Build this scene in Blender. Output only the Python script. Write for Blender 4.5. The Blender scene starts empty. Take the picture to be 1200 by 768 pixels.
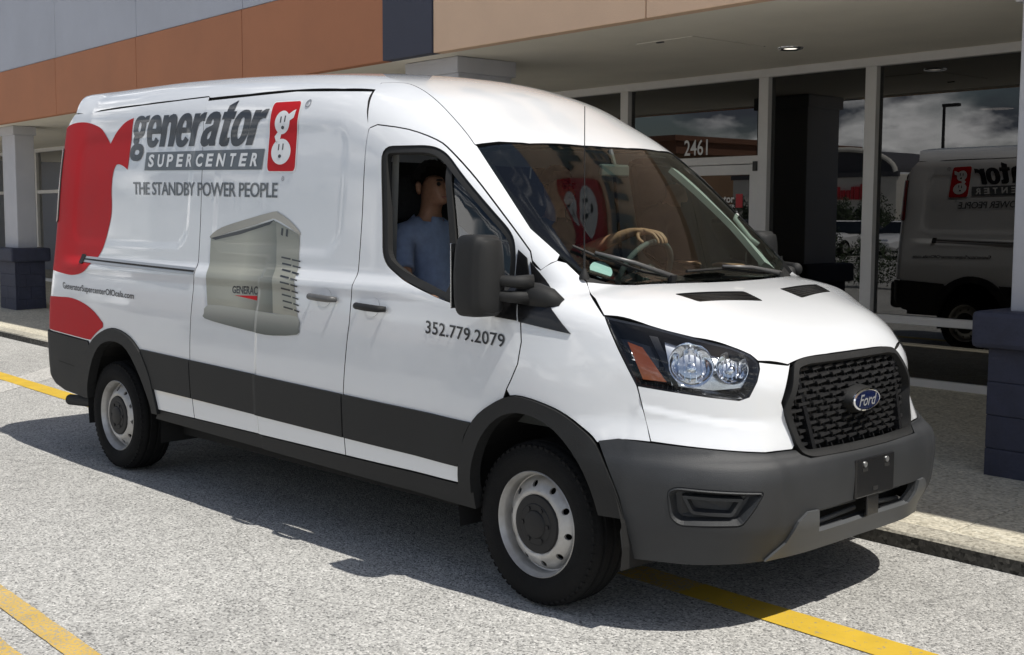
import bpy, bmesh, math, random
import numpy as np
from mathutils import Vector, Matrix
from mathutils.geometry import delaunay_2d_cdt
random.seed(4)
R = math.radians
scene = bpy.context.scene
COL = scene.collection

# ------------------------------------------------------------------ camera, sky, sun, exposure
def cam_axes(yaw, pitch, roll):
    cy, sy, cp, sp = math.cos(yaw), math.sin(yaw), math.cos(pitch), math.sin(pitch)
    f = Vector((cy*cp, sy*cp, sp)); r = Vector((sy, -cy, 0)); u = r.cross(f)
    cr, sr = math.cos(roll), math.sin(roll)
    return cr*r+sr*u, -sr*r+cr*u, f
cam_data = bpy.data.cameras.new('camera')
cam = bpy.data.objects.new('camera', cam_data); COL.objects.link(cam)
_r, _u, _f = cam_axes(2.3772, -0.0921, 0.0031)
cam.matrix_world = Matrix(((_r.x, _u.x, -_f.x, 3.511), (_r.y, _u.y, -_f.y, -4.471), (_r.z, _u.z, -_f.z, 1.619), (0, 0, 0, 1)))
cam_data.sensor_width = 36; cam_data.lens = 1434.98/1200*36
cam_data.clip_end = 3000; cam_data.clip_start = .05
scene.camera = cam

SUN = Vector((.52, .055, 1)).normalized()
world = bpy.data.worlds.new('World'); scene.world = world; world.use_nodes = True
wn, wl = world.node_tree.nodes, world.node_tree.links
wn.clear()
wo = wn.new('ShaderNodeOutputWorld'); bg = wn.new('ShaderNodeBackground')
sky = wn.new('ShaderNodeTexSky'); sky.sky_type = 'NISHITA'; sky.sun_disc = False
sky.sun_elevation = math.asin(SUN.z); sky.sun_rotation = math.atan2(SUN.x, SUN.y)
sky.air_density = 1.0; sky.dust_density = 1.2
# scattered cumulus in every direction, mixed over the sky
tc = wn.new('ShaderNodeTexCoord'); mp = wn.new('ShaderNodeMapping'); mp.inputs['Scale'].default_value = (1, 1, 2.2)
nz = wn.new('ShaderNodeTexNoise'); nz.inputs['Scale'].default_value = 4.6; nz.inputs['Detail'].default_value = 9; nz.inputs['Roughness'].default_value = .56
rp = wn.new('ShaderNodeValToRGB'); rp.color_ramp.elements[0].position = .47; rp.color_ramp.elements[1].position = .60
nz2 = wn.new('ShaderNodeTexNoise'); nz2.inputs['Scale'].default_value = 13; nz2.inputs['Detail'].default_value = 6
rp2 = wn.new('ShaderNodeValToRGB'); rp2.color_ramp.elements[0].position = .43; rp2.color_ramp.elements[0].color = (2.4, 2.7, 3.3, 1)
rp2.color_ramp.elements[1].position = .57; rp2.color_ramp.elements[1].color = (26, 25.8, 25.6, 1)
mx = wn.new('ShaderNodeMixRGB')
wl.new(tc.outputs['Generated'], mp.inputs['Vector'])
wl.new(mp.outputs[0], nz.inputs['Vector']); wl.new(mp.outputs[0], nz2.inputs['Vector'])
sz = wn.new('ShaderNodeSeparateXYZ'); wl.new(tc.outputs['Generated'], sz.inputs[0])
hz = wn.new('ShaderNodeMapRange'); hz.inputs['From Min'].default_value = 0; hz.inputs['From Max'].default_value = .75; hz.inputs['To Min'].default_value = .045; hz.inputs['To Max'].default_value = -.10
wl.new(sz.outputs['Z'], hz.inputs['Value'])
ad = wn.new('ShaderNodeMath'); ad.operation = 'ADD'; wl.new(nz.outputs['Fac'], ad.inputs[0]); wl.new(hz.outputs[0], ad.inputs[1])
wl.new(ad.outputs[0], rp.inputs['Fac']); wl.new(nz2.outputs['Fac'], rp2.inputs['Fac'])
wl.new(rp.outputs['Color'], mx.inputs['Fac']); wl.new(sky.outputs[0], mx.inputs[1]); wl.new(rp2.outputs['Color'], mx.inputs[2])
wl.new(mx.outputs[0], bg.inputs['Color']); wl.new(bg.outputs[0], wo.inputs['Surface'])
bg.inputs['Strength'].default_value = .072
sd = bpy.data.lights.new('sun', 'SUN'); sd.energy = 4.2; sd.angle = R(.5); sd.color = (1, .96, .89)
sun = bpy.data.objects.new('sun', sd); COL.objects.link(sun)
sun.rotation_euler = SUN.to_track_quat('Z', 'Y').to_euler(); sun.location = (8, 0, 20)
vs = scene.view_settings
vs.view_transform = 'Standard'; vs.look = 'None'; vs.exposure = 0.12; vs.gamma = 1; vs.use_curve_mapping = False
try:
    scene.cycles.max_bounces = 10; scene.cycles.transparent_max_bounces = 12; scene.cycles.caustics_reflective = False
    scene.cycles.sample_clamp_indirect = 6
except Exception: pass

# ------------------------------------------------------------------ materials
def new_mat(name):
    m = bpy.data.materials.new(name); m.use_nodes = True; m.node_tree.nodes.clear()
    o = m.node_tree.nodes.new('ShaderNodeOutputMaterial'); return m, m.node_tree.nodes, m.node_tree.links, o
def pbr(name, col, rough=.5, metal=0, coat=0, var=0, vscale=6, bump=0, bscale=200, spec=.5, coord='Object', col2=None):
    m, n, l, o = new_mat(name)
    b = n.new('ShaderNodeBsdfPrincipled'); l.new(b.outputs[0], o.inputs[0])
    b.inputs['Base Color'].default_value = (*col, 1); b.inputs['Roughness'].default_value = rough
    b.inputs['Metallic'].default_value = metal; b.inputs['Coat Weight'].default_value = coat; b.inputs['Coat Roughness'].default_value = .04
    b.inputs['Specular IOR Level'].default_value = spec
    if var or bump or col2:
        t = n.new('ShaderNodeTexCoord')
    if var or col2:
        z = n.new('ShaderNodeTexNoise'); z.inputs['Scale'].default_value = vscale; z.inputs['Detail'].default_value = 7; z.inputs['Roughness'].default_value = .62
        l.new(t.outputs[coord], z.inputs['Vector'])
        r = n.new('ShaderNodeValToRGB'); r.color_ramp.elements[0].position = .3; r.color_ramp.elements[1].position = .7
        a = col2 or tuple(c*(1-var) for c in col); c = col if col2 else tuple(min(1, c*(1+var)) for c in col)
        r.color_ramp.elements[0].color = (*a, 1); r.color_ramp.elements[1].color = (*c, 1)
        l.new(z.outputs['Fac'], r.inputs['Fac']); l.new(r.outputs[0], b.inputs['Base Color'])
        q = n.new('ShaderNodeMapRange'); q.inputs['To Min'].default_value = max(0, rough-.08); q.inputs['To Max'].default_value = min(1, rough+.08)
        l.new(z.outputs['Fac'], q.inputs['Value']); l.new(q.outputs[0], b.inputs['Roughness'])
    if bump:
        z2 = n.new('ShaderNodeTexNoise'); z2.inputs['Scale'].default_value = bscale; z2.inputs['Detail'].default_value = 4
        l.new(t.outputs[coord], z2.inputs['Vector'])
        bp = n.new('ShaderNodeBump'); bp.inputs['Strength'].default_value = bump; bp.inputs['Distance'].default_value = .01
        l.new(z2.outputs['Fac'], bp.inputs['Height']); l.new(bp.outputs[0], b.inputs['Normal'])
    return m
def glass(name, tint, ior=1.5, gain=1.0, rough=0.0):
    m, n, l, o = new_mat(name)
    t = n.new('ShaderNodeBsdfTransparent'); t.inputs[0].default_value = (*tint, 1)
    g = n.new('ShaderNodeBsdfGlossy'); g.inputs['Roughness'].default_value = rough; g.inputs[0].default_value = (1, 1, 1, 1)
    f = n.new('ShaderNodeFresnel'); f.inputs['IOR'].default_value = ior
    k = n.new('ShaderNodeMath'); k.operation = 'MULTIPLY'; k.use_clamp = True; k.inputs[1].default_value = gain
    x = n.new('ShaderNodeMixShader'); l.new(f.outputs[0], k.inputs[0]); l.new(k.outputs[0], x.inputs[0])
    l.new(t.outputs[0], x.inputs[1]); l.new(g.outputs[0], x.inputs[2]); l.new(x.outputs[0], o.inputs[0])
    return m
def emit(name, col, s):
    m, n, l, o = new_mat(name); e = n.new('ShaderNodeEmission'); e.inputs[0].default_value = (*col, 1); e.inputs[1].default_value = s
    l.new(e.outputs[0], o.inputs[0]); return m
def ground_mat(name, base, dark, light, fine=150, bump=.5, stain=.25, crack=1.0):
    """pavement of pale stones in a grey binder, with broad wear and darker stains"""
    m, n, l, o = new_mat(name)
    b = n.new('ShaderNodeBsdfPrincipled'); l.new(b.outputs[0], o.inputs[0]); b.inputs['Roughness'].default_value = .92; b.inputs['Specular IOR Level'].default_value = .25
    t = n.new('ShaderNodeTexCoord')
    v = n.new('ShaderNodeTexVoronoi'); v.inputs['Scale'].default_value = fine; l.new(t.outputs['Object'], v.inputs['Vector'])
    sx = n.new('ShaderNodeSeparateColor'); l.new(v.outputs['Color'], sx.inputs[0])
    r = n.new('ShaderNodeValToRGB'); e = r.color_ramp.elements
    e[0].position = 0; e[0].color = (*dark, 1); e[1].position = 1; e[1].color = (*light, 1)
    k = e.new(.35); k.color = (*base, 1); k = e.new(.75); k.color = (*[c*1.15 for c in base], 1)
    l.new(sx.outputs[0], r.inputs['Fac'])
    def noise(scale, lo, hi, a, c, det=6):
        z = n.new('ShaderNodeTexNoise'); z.inputs['Scale'].default_value = scale; z.inputs['Detail'].default_value = det; z.inputs['Roughness'].default_value = .6
        l.new(t.outputs['Object'], z.inputs['Vector'])
        q = n.new('ShaderNodeMapRange'); q.inputs['From Min'].default_value = lo; q.inputs['From Max'].default_value = hi
        q.inputs['To Min'].default_value = a; q.inputs['To Max'].default_value = c
        l.new(z.outputs['Fac'], q.inputs['Value']); return z, q
    _, q1 = noise(.55, .3, .7, 1-stain*.5, 1+stain*.35)
    z2, q2 = noise(7, .3, .7, .88, 1.10)
    z3, q3 = noise(46, .25, .75, .72, 1.22, 3)
    m1 = n.new('ShaderNodeMath'); m1.operation = 'MULTIPLY'; l.new(q1.outputs[0], m1.inputs[0]); l.new(q2.outputs[0], m1.inputs[1])
    m2 = n.new('ShaderNodeMath'); m2.operation = 'MULTIPLY'; l.new(m1.outputs[0], m2.inputs[0]); l.new(q3.outputs[0], m2.inputs[1])
    # scattered drips and gum spots, and a few hairline cracks
    v2 = n.new('ShaderNodeTexVoronoi'); v2.inputs['Scale'].default_value = 2.6; l.new(t.outputs['Object'], v2.inputs['Vector'])
    q5 = n.new('ShaderNodeMapRange'); q5.inputs['From Min'].default_value = .025; q5.inputs['From Max'].default_value = .075; q5.inputs['To Min'].default_value = .55; q5.inputs['To Max'].default_value = 1
    l.new(v2.outputs['Distance'], q5.inputs['Value'])
    z6 = n.new('ShaderNodeTexNoise'); z6.inputs['Scale'].default_value = 1.6; z6.inputs['Detail'].default_value = 5; l.new(t.outputs['Object'], z6.inputs['Vector'])
    mxv = n.new('ShaderNodeMixRGB'); mxv.inputs['Fac'].default_value = .22; l.new(t.outputs['Object'], mxv.inputs[1]); l.new(z6.outputs['Color'], mxv.inputs[2])
    v3 = n.new('ShaderNodeTexVoronoi'); v3.feature = 'DISTANCE_TO_EDGE'; v3.inputs['Scale'].default_value = .42; l.new(mxv.outputs[0], v3.inputs['Vector'])
    q6 = n.new('ShaderNodeMapRange'); q6.inputs['From Min'].default_value = .0005; q6.inputs['From Max'].default_value = .0020; q6.inputs['To Min'].default_value = crack; q6.inputs['To Max'].default_value = 1
    l.new(v3.outputs['Distance'], q6.inputs['Value'])
    _, q7 = noise(.17, .35, .65, .91, 1.06, 3)
    mm_ = m2
    for qq in (q5, q6, q7):
        k2 = n.new('ShaderNodeMath'); k2.operation = 'MULTIPLY'; l.new(mm_.outputs[0], k2.inputs[0]); l.new(qq.outputs[0], k2.inputs[1]); mm_ = k2
    vm = n.new('ShaderNodeVectorMath'); vm.operation = 'SCALE'; l.new(r.outputs[0], vm.inputs[0]); l.new(mm_.outputs[0], vm.inputs['Scale'])
    l.new(vm.outputs[0], b.inputs['Base Color'])
    bp = n.new('ShaderNodeBump'); bp.inputs['Strength'].default_value = bump; bp.inputs['Distance'].default_value = .006
    ad = n.new('ShaderNodeMath'); ad.operation = 'SUBTRACT'; l.new(z3.outputs['Fac'], ad.inputs[0]); l.new(v.outputs['Distance'], ad.inputs[1])
    l.new(ad.outputs[0], bp.inputs['Height']); l.new(bp.outputs[0], b.inputs['Normal'])
    return m
def worn_paint(name, col, under, thresh=.62, scale=42):
    m, n, l, o = new_mat(name)
    b = n.new('ShaderNodeBsdfPrincipled'); l.new(b.outputs[0], o.inputs[0]); b.inputs['Roughness'].default_value = .75
    t = n.new('ShaderNodeTexCoord')
    z = n.new('ShaderNodeTexNoise'); z.inputs['Scale'].default_value = scale; z.inputs['Detail'].default_value = 8; z.inputs['Roughness'].default_value = .7
    l.new(t.outputs['Object'], z.inputs['Vector'])
    r = n.new('ShaderNodeValToRGB'); r.color_ramp.elements[0].position = thresh; r.color_ramp.elements[1].position = thresh+.04
    r.color_ramp.elements[0].color = (*col, 1); r.color_ramp.elements[1].color = (*under, 1)
    l.new(z.outputs['Fac'], r.inputs['Fac'])
    z2 = n.new('ShaderNodeTexNoise'); z2.inputs['Scale'].default_value = 5; z2.inputs['Detail'].default_value = 6; l.new(t.outputs['Object'], z2.inputs['Vector'])
    q = n.new('ShaderNodeMapRange'); q.inputs['To Min'].default_value = .72; q.inputs['To Max'].default_value = 1.2; l.new(z2.outputs['Fac'], q.inputs['Value'])
    vm = n.new('ShaderNodeVectorMath'); vm.operation = 'SCALE'; l.new(r.outputs[0], vm.inputs[0]); l.new(q.outputs[0], vm.inputs['Scale'])
    l.new(vm.outputs[0], b.inputs['Base Color'])
    bp = n.new('ShaderNodeBump'); bp.inputs['Strength'].default_value = .35; bp.inputs['Distance'].default_value = .004
    l.new(z.outputs['Fac'], bp.inputs['Height']); l.new(bp.outputs[0], b.inputs['Normal'])
    return m
M = {}
M['white'] = pbr('white vehicle paint', (.74, .76, .785), .2, coat=1.0, var=.01, vscale=3)
M['gap_shade'] = pbr('painted gap shade', (.012, .012, .012), .9)  # near black stands in for shade inside panel gaps, slots and recesses
M['plastic'] = pbr('grained black plastic', (.0135, .014, .0145), .6, var=.2, vscale=5, bump=.25, bscale=420, spec=.35)
M['bumper'] = pbr('grey bumper plastic', (.028, .030, .033), .52, var=.16, vscale=3.5, bump=.2, bscale=380, spec=.45)
M['bumper_light'] = pbr('satin grey bumper insert', (.075, .079, .083), .45, var=.08, vscale=5)
M['gloss_black'] = pbr('gloss black', (.012, .012, .013), .18)
M['rubber'] = pbr('black rubber', (.012, .012, .012), .7)
M['tyre'] = pbr('tyre rubber', (.010, .010, .0103), .9, var=.25, vscale=14, bump=.3, bscale=120, spec=.2)
M['rim'] = pbr('silver painted steel', (.56, .56, .56), .40, metal=.45, vscale=9, col2=(.36, .345, .32))
M['hub'] = pbr('black hub plastic', (.014, .014, .015), .55, spec=.35)
M['under'] = pbr('underbody', (.006, .006, .006), .9)
M['interior'] = pbr('cabin trim', (.03, .03, .032), .8, var=.2, vscale=8)
M['dash'] = pbr('dashboard plastic', (.085, .092, .09), .7, var=.15, vscale=12)
M['seat'] = pbr('seat cloth', (.03, .03, .034), .95, var=.3, vscale=60)
M['liner'] = pbr('cabin grey lining', (.42, .43, .42), .85)
M['ws'] = glass('windscreen glass', (.74, .85, .79), 1.5, 1.1)
M['side_glass'] = glass('side glass', (.62, .68, .66), 1.5, 1.5)
M['frit'] = pbr('black glass border', (.008, .008, .008), .12)
M['lens'] = glass('clear lamp lens', (.93, .95, .97), 1.48, .9)
M['lamp_bowl'] = pbr('lamp housing', (.035, .038, .045), .22, metal=.3)
M['grille_plastic'] = pbr('grille plastic', (.022, .022, .023), .36)
M['lamp_chrome'] = pbr('lamp reflector metal', (.62, .64, .67), .22, metal=1)
M['chrome'] = pbr('bright chrome', (.85, .86, .88), .09, metal=1)
M['amber'] = pbr('amber lens', (.62, .13, .02), .2, coat=.6)
M['bulb'] = pbr('lamp glass', (.75, .82, .95), .05, metal=.6)
M['alu'] = pbr('anodised rail', (.45, .46, .47), .35, metal=.8)
M['blue'] = pbr('blue enamel', (.006, .012, .055), .15, coat=1)
M['badge_white'] = pbr('badge lettering', (.75, .77, .8), .25, metal=.7)
M['tail'] = pbr('red tail lamp', (.32, .012, .012), .15, coat=.8)
M['red'] = pbr('red vinyl print', (.50, .008, .014), .6, coat=0, var=.05, vscale=4, spec=.25)
M['ink'] = pbr('black vinyl print', (.010, .011, .014), .35, coat=.5)
M['grey_ink'] = pbr('slate vinyl print', (.085, .098, .11), .35, coat=.5)
M['white_ink'] = pbr('white vinyl print', (.80, .81, .82), .35, coat=.5)
M['soft_ink'] = pbr('grey vinyl print', (.22, .23, .25), .35, coat=.5)
M['sticker'] = pbr('pale blue sticker', (.45, .62, .64), .5)
M['skin'] = pbr('skin', (.36, .19, .12), .55, var=.14, vscale=45, bump=.15, bscale=220)
M['hair'] = pbr('dark hair', (.010, .0075, .0065), .8, var=.5, vscale=140, bump=.6, bscale=160)
M['shirt'] = pbr('light blue shirt', (.26, .33, .50), .9, var=.12, vscale=25, bump=.3, bscale=30)
M['shirt2'] = pbr('dark shirt', (.02, .022, .028), .9, var=.2, vscale=25)
M['trousers'] = pbr('dark trousers', (.02, .022, .03), .9)
M['asphalt'] = ground_mat('sun bleached asphalt', (.42, .415, .395), (.15, .15, .145), (.66, .65, .62), 125, .6, .18, .74)
M['patch'] = ground_mat('darker asphalt patch', (.20, .20, .20), (.08, .08, .08), (.36, .36, .35), 110, .5, .2)
M['concrete'] = ground_mat('sidewalk concrete', (.56, .52, .42), (.40, .37, .29), (.66, .63, .53), 60, .18, .22)
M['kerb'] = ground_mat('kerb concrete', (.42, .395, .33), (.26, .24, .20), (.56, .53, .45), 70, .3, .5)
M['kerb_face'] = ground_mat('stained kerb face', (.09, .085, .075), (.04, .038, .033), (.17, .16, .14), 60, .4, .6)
M['yellow'] = worn_paint('worn yellow line paint', (.62, .41, .035), (.30, .27, .19), .60)
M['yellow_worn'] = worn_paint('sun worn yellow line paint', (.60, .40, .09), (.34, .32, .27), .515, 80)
M['faded_white'] = worn_paint('faded white paint', (.58, .57, .54), (.32, .31, .29), .50)
M['brown'] = pbr('terracotta painted stucco', (.47, .195, .10), .85, var=.06, vscale=1.4, bump=.25, bscale=90)
M['grey_wall'] = pbr('pale grey stucco', (.48, .50, .56), .88, var=.05, vscale=1.2, bump=.25, bscale=90)
M['slate'] = pbr('slate painted stucco', (.062, .066, .092), .85, var=.06, vscale=1.4, bump=.25, bscale=90)
M['peach'] = pbr('peach painted stucco', (.72, .50, .345), .86, var=.05, vscale=1.4, bump=.25, bscale=90)
M['soffit'] = pbr('warm grey soffit stucco', (.82, .775, .68), .9, var=.05, vscale=1.3, bump=.2, bscale=70)
M['shaft'] = pbr('pale column paint', (.50, .50, .53), .8, var=.06, vscale=2, bump=.2, bscale=80)
M['block'] = pbr('navy painted block', (.042, .046, .075), .75, var=.18, vscale=7, bump=.7, bscale=28)
M['mortar'] = pbr('navy mortar', (.036, .039, .062), .9)
M['frame'] = pbr('painted aluminium frame', (.68, .665, .65), .45, var=.04, vscale=5)
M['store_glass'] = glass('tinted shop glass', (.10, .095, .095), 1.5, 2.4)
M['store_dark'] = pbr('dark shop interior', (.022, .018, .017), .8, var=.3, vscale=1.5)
M['vinyl'] = pbr('white door lettering', (.72, .72, .72), .5)
M['vinyl_red'] = pbr('red door print', (.45, .02, .03), .5)
M['black_metal'] = pbr('black metal', (.02, .02, .02), .5)
M['lampglow'] = emit('downlight glow', (1, .93, .8), 1.6)

# ------------------------------------------------------------------ mesh helpers
def tag(o, label=None, cat=None, group=None, kind=None):
    if label: o['label'] = label
    if cat: o['category'] = cat
    if group: o['group'] = group
    if kind: o['kind'] = kind
    return o
def link(o, parent=None):
    COL.objects.link(o)
    if parent: o.parent = parent
    return o
def empty(name, loc=(0, 0, 0), rz=0, parent=None):
    o = bpy.data.objects.new(name, None); o.location = loc; o.rotation_euler = (0, 0, rz); o.empty_display_size = .2
    return link(o, parent)
def mk(name, verts, faces, mats, parent=None, smooth=False, midx=None, normals=None):
    me = bpy.data.meshes.new(name); me.from_pydata([tuple(map(float, v)) for v in verts], [], [tuple(map(int, f)) for f in faces])
    for m in (mats if isinstance(mats, (list, tuple)) else [mats]): me.materials.append(m)
    if midx is not None: me.polygons.foreach_set('material_index', np.array(midx, dtype=np.int32))
    me.polygons.foreach_set('use_smooth', np.full(len(me.polygons), bool(smooth)))
    me.update()
    if normals is not None: me.normals_split_custom_set(normals)
    return link(bpy.data.objects.new(name, me), parent)
class MB:
    def __init__(s): s.v, s.f, s.m = [], [], []
    def add(s, v, f, m=0):
        b = len(s.v); s.v += [tuple(x) for x in v]; s.f += [tuple(i+b for i in q) for q in f]; s.m += [m]*len(f); return s
    def box(s, x0, x1, y0, y1, z0, z1, m=0, bev=0):
        if bev:
            bm = bmesh.new(); bmesh.ops.create_cube(bm, size=1)
            for v in bm.verts: v.co = (x0+(v.co.x+.5)*(x1-x0), y0+(v.co.y+.5)*(y1-y0), z0+(v.co.z+.5)*(z1-z0))
            bmesh.ops.bevel(bm, geom=bm.edges[:], offset=bev, segments=2, affect='EDGES', profile=.5)
            bm.verts.ensure_lookup_table()
            s.add([v.co[:] for v in bm.verts], [[v.index for v in f.verts] for f in bm.faces], m); bm.free(); return s
        v = [(x, y, z) for z in (z0, z1) for y in (y0, y1) for x in (x0, x1)]
        return s.add(v, [(0, 2, 3, 1), (4, 5, 7, 6), (0, 1, 5, 4), (2, 6, 7, 3), (0, 4, 6, 2), (1, 3, 7, 5)], m)
    def tube(s, pts, r, n=8, m=0, cap=True):
        pts = [Vector(p) for p in pts]; rs = r if isinstance(r, (list, tuple)) else [r]*len(pts)
        rings = []; ref = None
        for i, p in enumerate(pts):
            d = (pts[min(i+1, len(pts)-1)]-pts[max(i-1, 0)]).normalized()
            if ref is None: ref = Vector((0, 0, 1)) if abs(d.z) < .9 else Vector((1, 0, 0))
            a = d.cross(ref).normalized(); b = a.cross(d).normalized(); ref = b
            rings.append([p+rs[i]*(math.cos(2*math.pi*k/n)*a+math.sin(2*math.pi*k/n)*b) for k in range(n)])
        v = [q for g in rings for q in g]
        f = [(i*n+k, i*n+(k+1) % n, (i+1)*n+(k+1) % n, (i+1)*n+k) for i in range(len(pts)-1) for k in range(n)]
        if cap: f += [tuple(range(n-1, -1, -1)), tuple((len(pts)-1)*n+k for k in range(n))]
        return s.add(v, f, m)
    def lathe(s, prof, n=48, m=0, axis='y', c=(0, 0, 0), closed=False):
        """prof: (along axis, radius)"""
        v = []
        for a, r in prof:
            for k in range(n):
                t = 2*math.pi*k/n; x, z = r*math.cos(t), r*math.sin(t)
                v.append((c[0]+x, c[1]+a, c[2]+z) if axis == 'y' else (c[0]+x, c[1]+z, c[2]+a))
        P = len(prof); f = []
        for i in range(P-1 if not closed else P):
            j = (i+1) % P
            for k in range(n): f.append((i*n+k, j*n+k, j*n+(k+1) % n, i*n+(k+1) % n))
        return s.add(v, f, m)
    def prism(s, poly, z0, z1, m=0):
        n = len(poly); v = [(x, y, z0) for x, y in poly]+[(x, y, z1) for x, y in poly]
        return s.add(v, [tuple(range(n-1, -1, -1)), tuple(range(n, 2*n))]+[(i, (i+1) % n, n+(i+1) % n, n+i) for i in range(n)], m)
    def build(s, name, mats, parent=None, smooth=False, fix=True):
        o = mk(name, s.v, s.f, mats, parent, smooth, s.m)
        if fix:
            bm = bmesh.new(); bm.from_mesh(o.data); bmesh.ops.recalc_face_normals(bm, faces=bm.faces); bm.to_mesh(o.data); bm.free()
        return o
def autosmooth(o, ang=35):
    o.data.polygons.foreach_set('use_smooth', np.ones(len(o.data.polygons), bool))
    o.data.set_sharp_from_angle(angle=R(ang)); return o
def text_mesh(body, bold=0.0, shear=0.0, space=1.0):
    """outline of a line of lettering as (verts Nx2, faces); baseline y = 0, cap height about .7"""
    cu = bpy.data.curves.new('lettering', 'FONT'); cu.body = body; cu.offset = bold; cu.shear = shear; cu.space_character = space
    cu.resolution_u = 3; cu.fill_mode = 'FRONT'
    o = bpy.data.objects.new('lettering', cu); COL.objects.link(o)
    dg = bpy.context.evaluated_depsgraph_get(); dg.update()
    me = bpy.data.meshes.new_from_object(o.evaluated_get(dg))
    v = np.array([x.co[:2] for x in me.vertices]); f = [tuple(p.vertices) for p in me.polygons]
    bpy.data.objects.remove(o); bpy.data.curves.remove(cu); bpy.data.meshes.remove(me)
    return v, f

# ------------------------------------------------------------------ ground, kerb, sidewalk, paint
TH = -.0598
def setting(name, mb, mats, z=0):
    o = mb.build(name, mats); o.rotation_euler = (0, 0, TH); o['kind'] = 'structure'; return o
g = MB(); g.add([(-900, -900, 0), (900, -900, 0), (900, 900, 0), (-900, 900, 0)], [(0, 1, 2, 3)])
setting('asphalt_ground', g, M['asphalt'])
HK = .085
k = MB(); n = 120; L0, L1 = -40, 24
ks = [L0+(L1-L0)*i/n for i in range(n+1)]
prof = [(.993, -.02), (.998, HK-.018), (1.006, HK-.005), (1.022, HK), (1.155, HK)]
rr = random.Random(2)
vv = [(u, v+rr.uniform(-.004, .004)*(j < 3), z+rr.uniform(-.002, .002)*(j in (1, 2))) for u in ks for j, (v, z) in enumerate(prof)]
ff = [(i*5+j, (i+1)*5+j, (i+1)*5+j+1, i*5+j+1) for i in range(n) for j in range(4)]
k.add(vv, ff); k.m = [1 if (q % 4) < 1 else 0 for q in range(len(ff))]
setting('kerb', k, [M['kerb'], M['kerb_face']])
w = MB(); us = [L0, -36.3, -32.6, -28.9, -25.2, -21.5, -17.8, -14.1, -10.4, -6.7, -3.0, .7, 4.4, 8.1, 11.8, 15.5, 19.2, L1]
n0 = len(w.v); w.box(L0, L1, 1.16, 14, -.05, HK-.012, 1); w.v[n0:] = [(x, y, z+(y-1.16)*.028) for x, y, z in w.v[n0:]]
for a, b in zip(us[:-1], us[1:]):
    for c, d in ((1.162, 3.35), (3.358, 5.2)):
        n0 = len(w.v); w.box(a+.004, b-.004, c, d, HK-.03, HK, 0, bev=.004); w.v[n0:] = [(x, y, z+(y-1.16)*.028) for x, y, z in w.v[n0:]]
setting('sidewalk', w, [M['concrete'], M['mortar']])
def strip(name, mat, pts, z=.004):
    s = MB(); s.add([(u, v, z) for u, v in pts], [tuple(range(len(pts)))]); return setting(name, s, mat)
def line(name, mat, v0, v1, a, b, z=.004):
    rr = random.Random(int(v0*1000)); N = int((b-a)/.08)
    s = MB(); vs_ = []
    for i in range(N+1):
        u = a+(b-a)*i/N; vs_ += [(u, v0+rr.uniform(-.002, .002), z), (u, v1+rr.uniform(-.002, .002), z)]
    s.add(vs_, [(2*i, 2*i+2, 2*i+3, 2*i+1) for i in range(N)]); return setting(name, s, mat)
line('yellow_line', M['yellow'], -.385, -.20, -30, -4.45)  # line left out under the van so the shadow there reads darker
line('yellow_line', M['yellow_worn'], -.385, -.20, -.05, .32)  # worn piece added to soften the cut end inside the van's shadow
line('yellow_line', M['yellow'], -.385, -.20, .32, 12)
line('yellow_line', M['yellow_worn'], -2.675, -2.57, -30, 12)
line('yellow_line', M['yellow_worn'], -2.90, -2.795, -30, 12)
strip('painted_stripe', M['faded_white'], [(-9.75, .86), (-9.0, .80), (-7.2, -1.05), (-7.75, -.90)], .0025)
#strip('asphalt_patch', M['patch'], [(-7.55, -.46), (-6.95, -.44), (-6.5, -.92), (-7.15, -1.05)], .0055)

# ------------------------------------------------------------------ shop building with arcade
B = empty('shop_building', (0, 0, 0), TH)
tag(B, 'long shop building with arcade, terracotta, slate and peach fascia and tinted storefront glass', 'building')
FV, ZF, ZS, SV = 1.92, 2.948, 2.958, 5.0
def panels(name, mat, edges, z0, z1, v0):
    for a, b in zip(edges[:-1], edges[1:]):
        MB().box(a+.005, b-.005, v0, v0+.10, z0, z1, bev=.006).build(name, mat, B)
seams = [-28.787, -26.176, -23.544, -20.923, -18.301, -15.67, -13.048, -10.417, -7.791, -5.235]
panels('fascia_panel', M['brown'], seams, ZF, 3.703, FV)
panels('parapet_panel', M['grey_wall'], seams, 3.710, 6.4, FV+.012)
panels('fascia_panel', M['slate'], [-5.235, -4.511], ZF, 6.5, FV-.012)
panels('fascia_panel', M['peach'], [-4.511, -2.1, 0.306, 2.75, 5.1, 7.5, 10], ZF, 6.4, FV)
MB().box(-29, 10, FV+.10, FV+.16, ZF+.02, 6.38).build('fascia_backing', M['slate'], B)
MB().box(-29, 10, FV+.16, 12.5, 6.30, 6.36).box(-29, 10, 12.4, 12.5, 0, 6.3).box(-29.1, -29, FV+.2, 12.4, 0, 6.3).box(10, 10.1, FV+.2, 12.4, 0, 6.3).build('shell_wall', M['grey_wall'], B)
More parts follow.
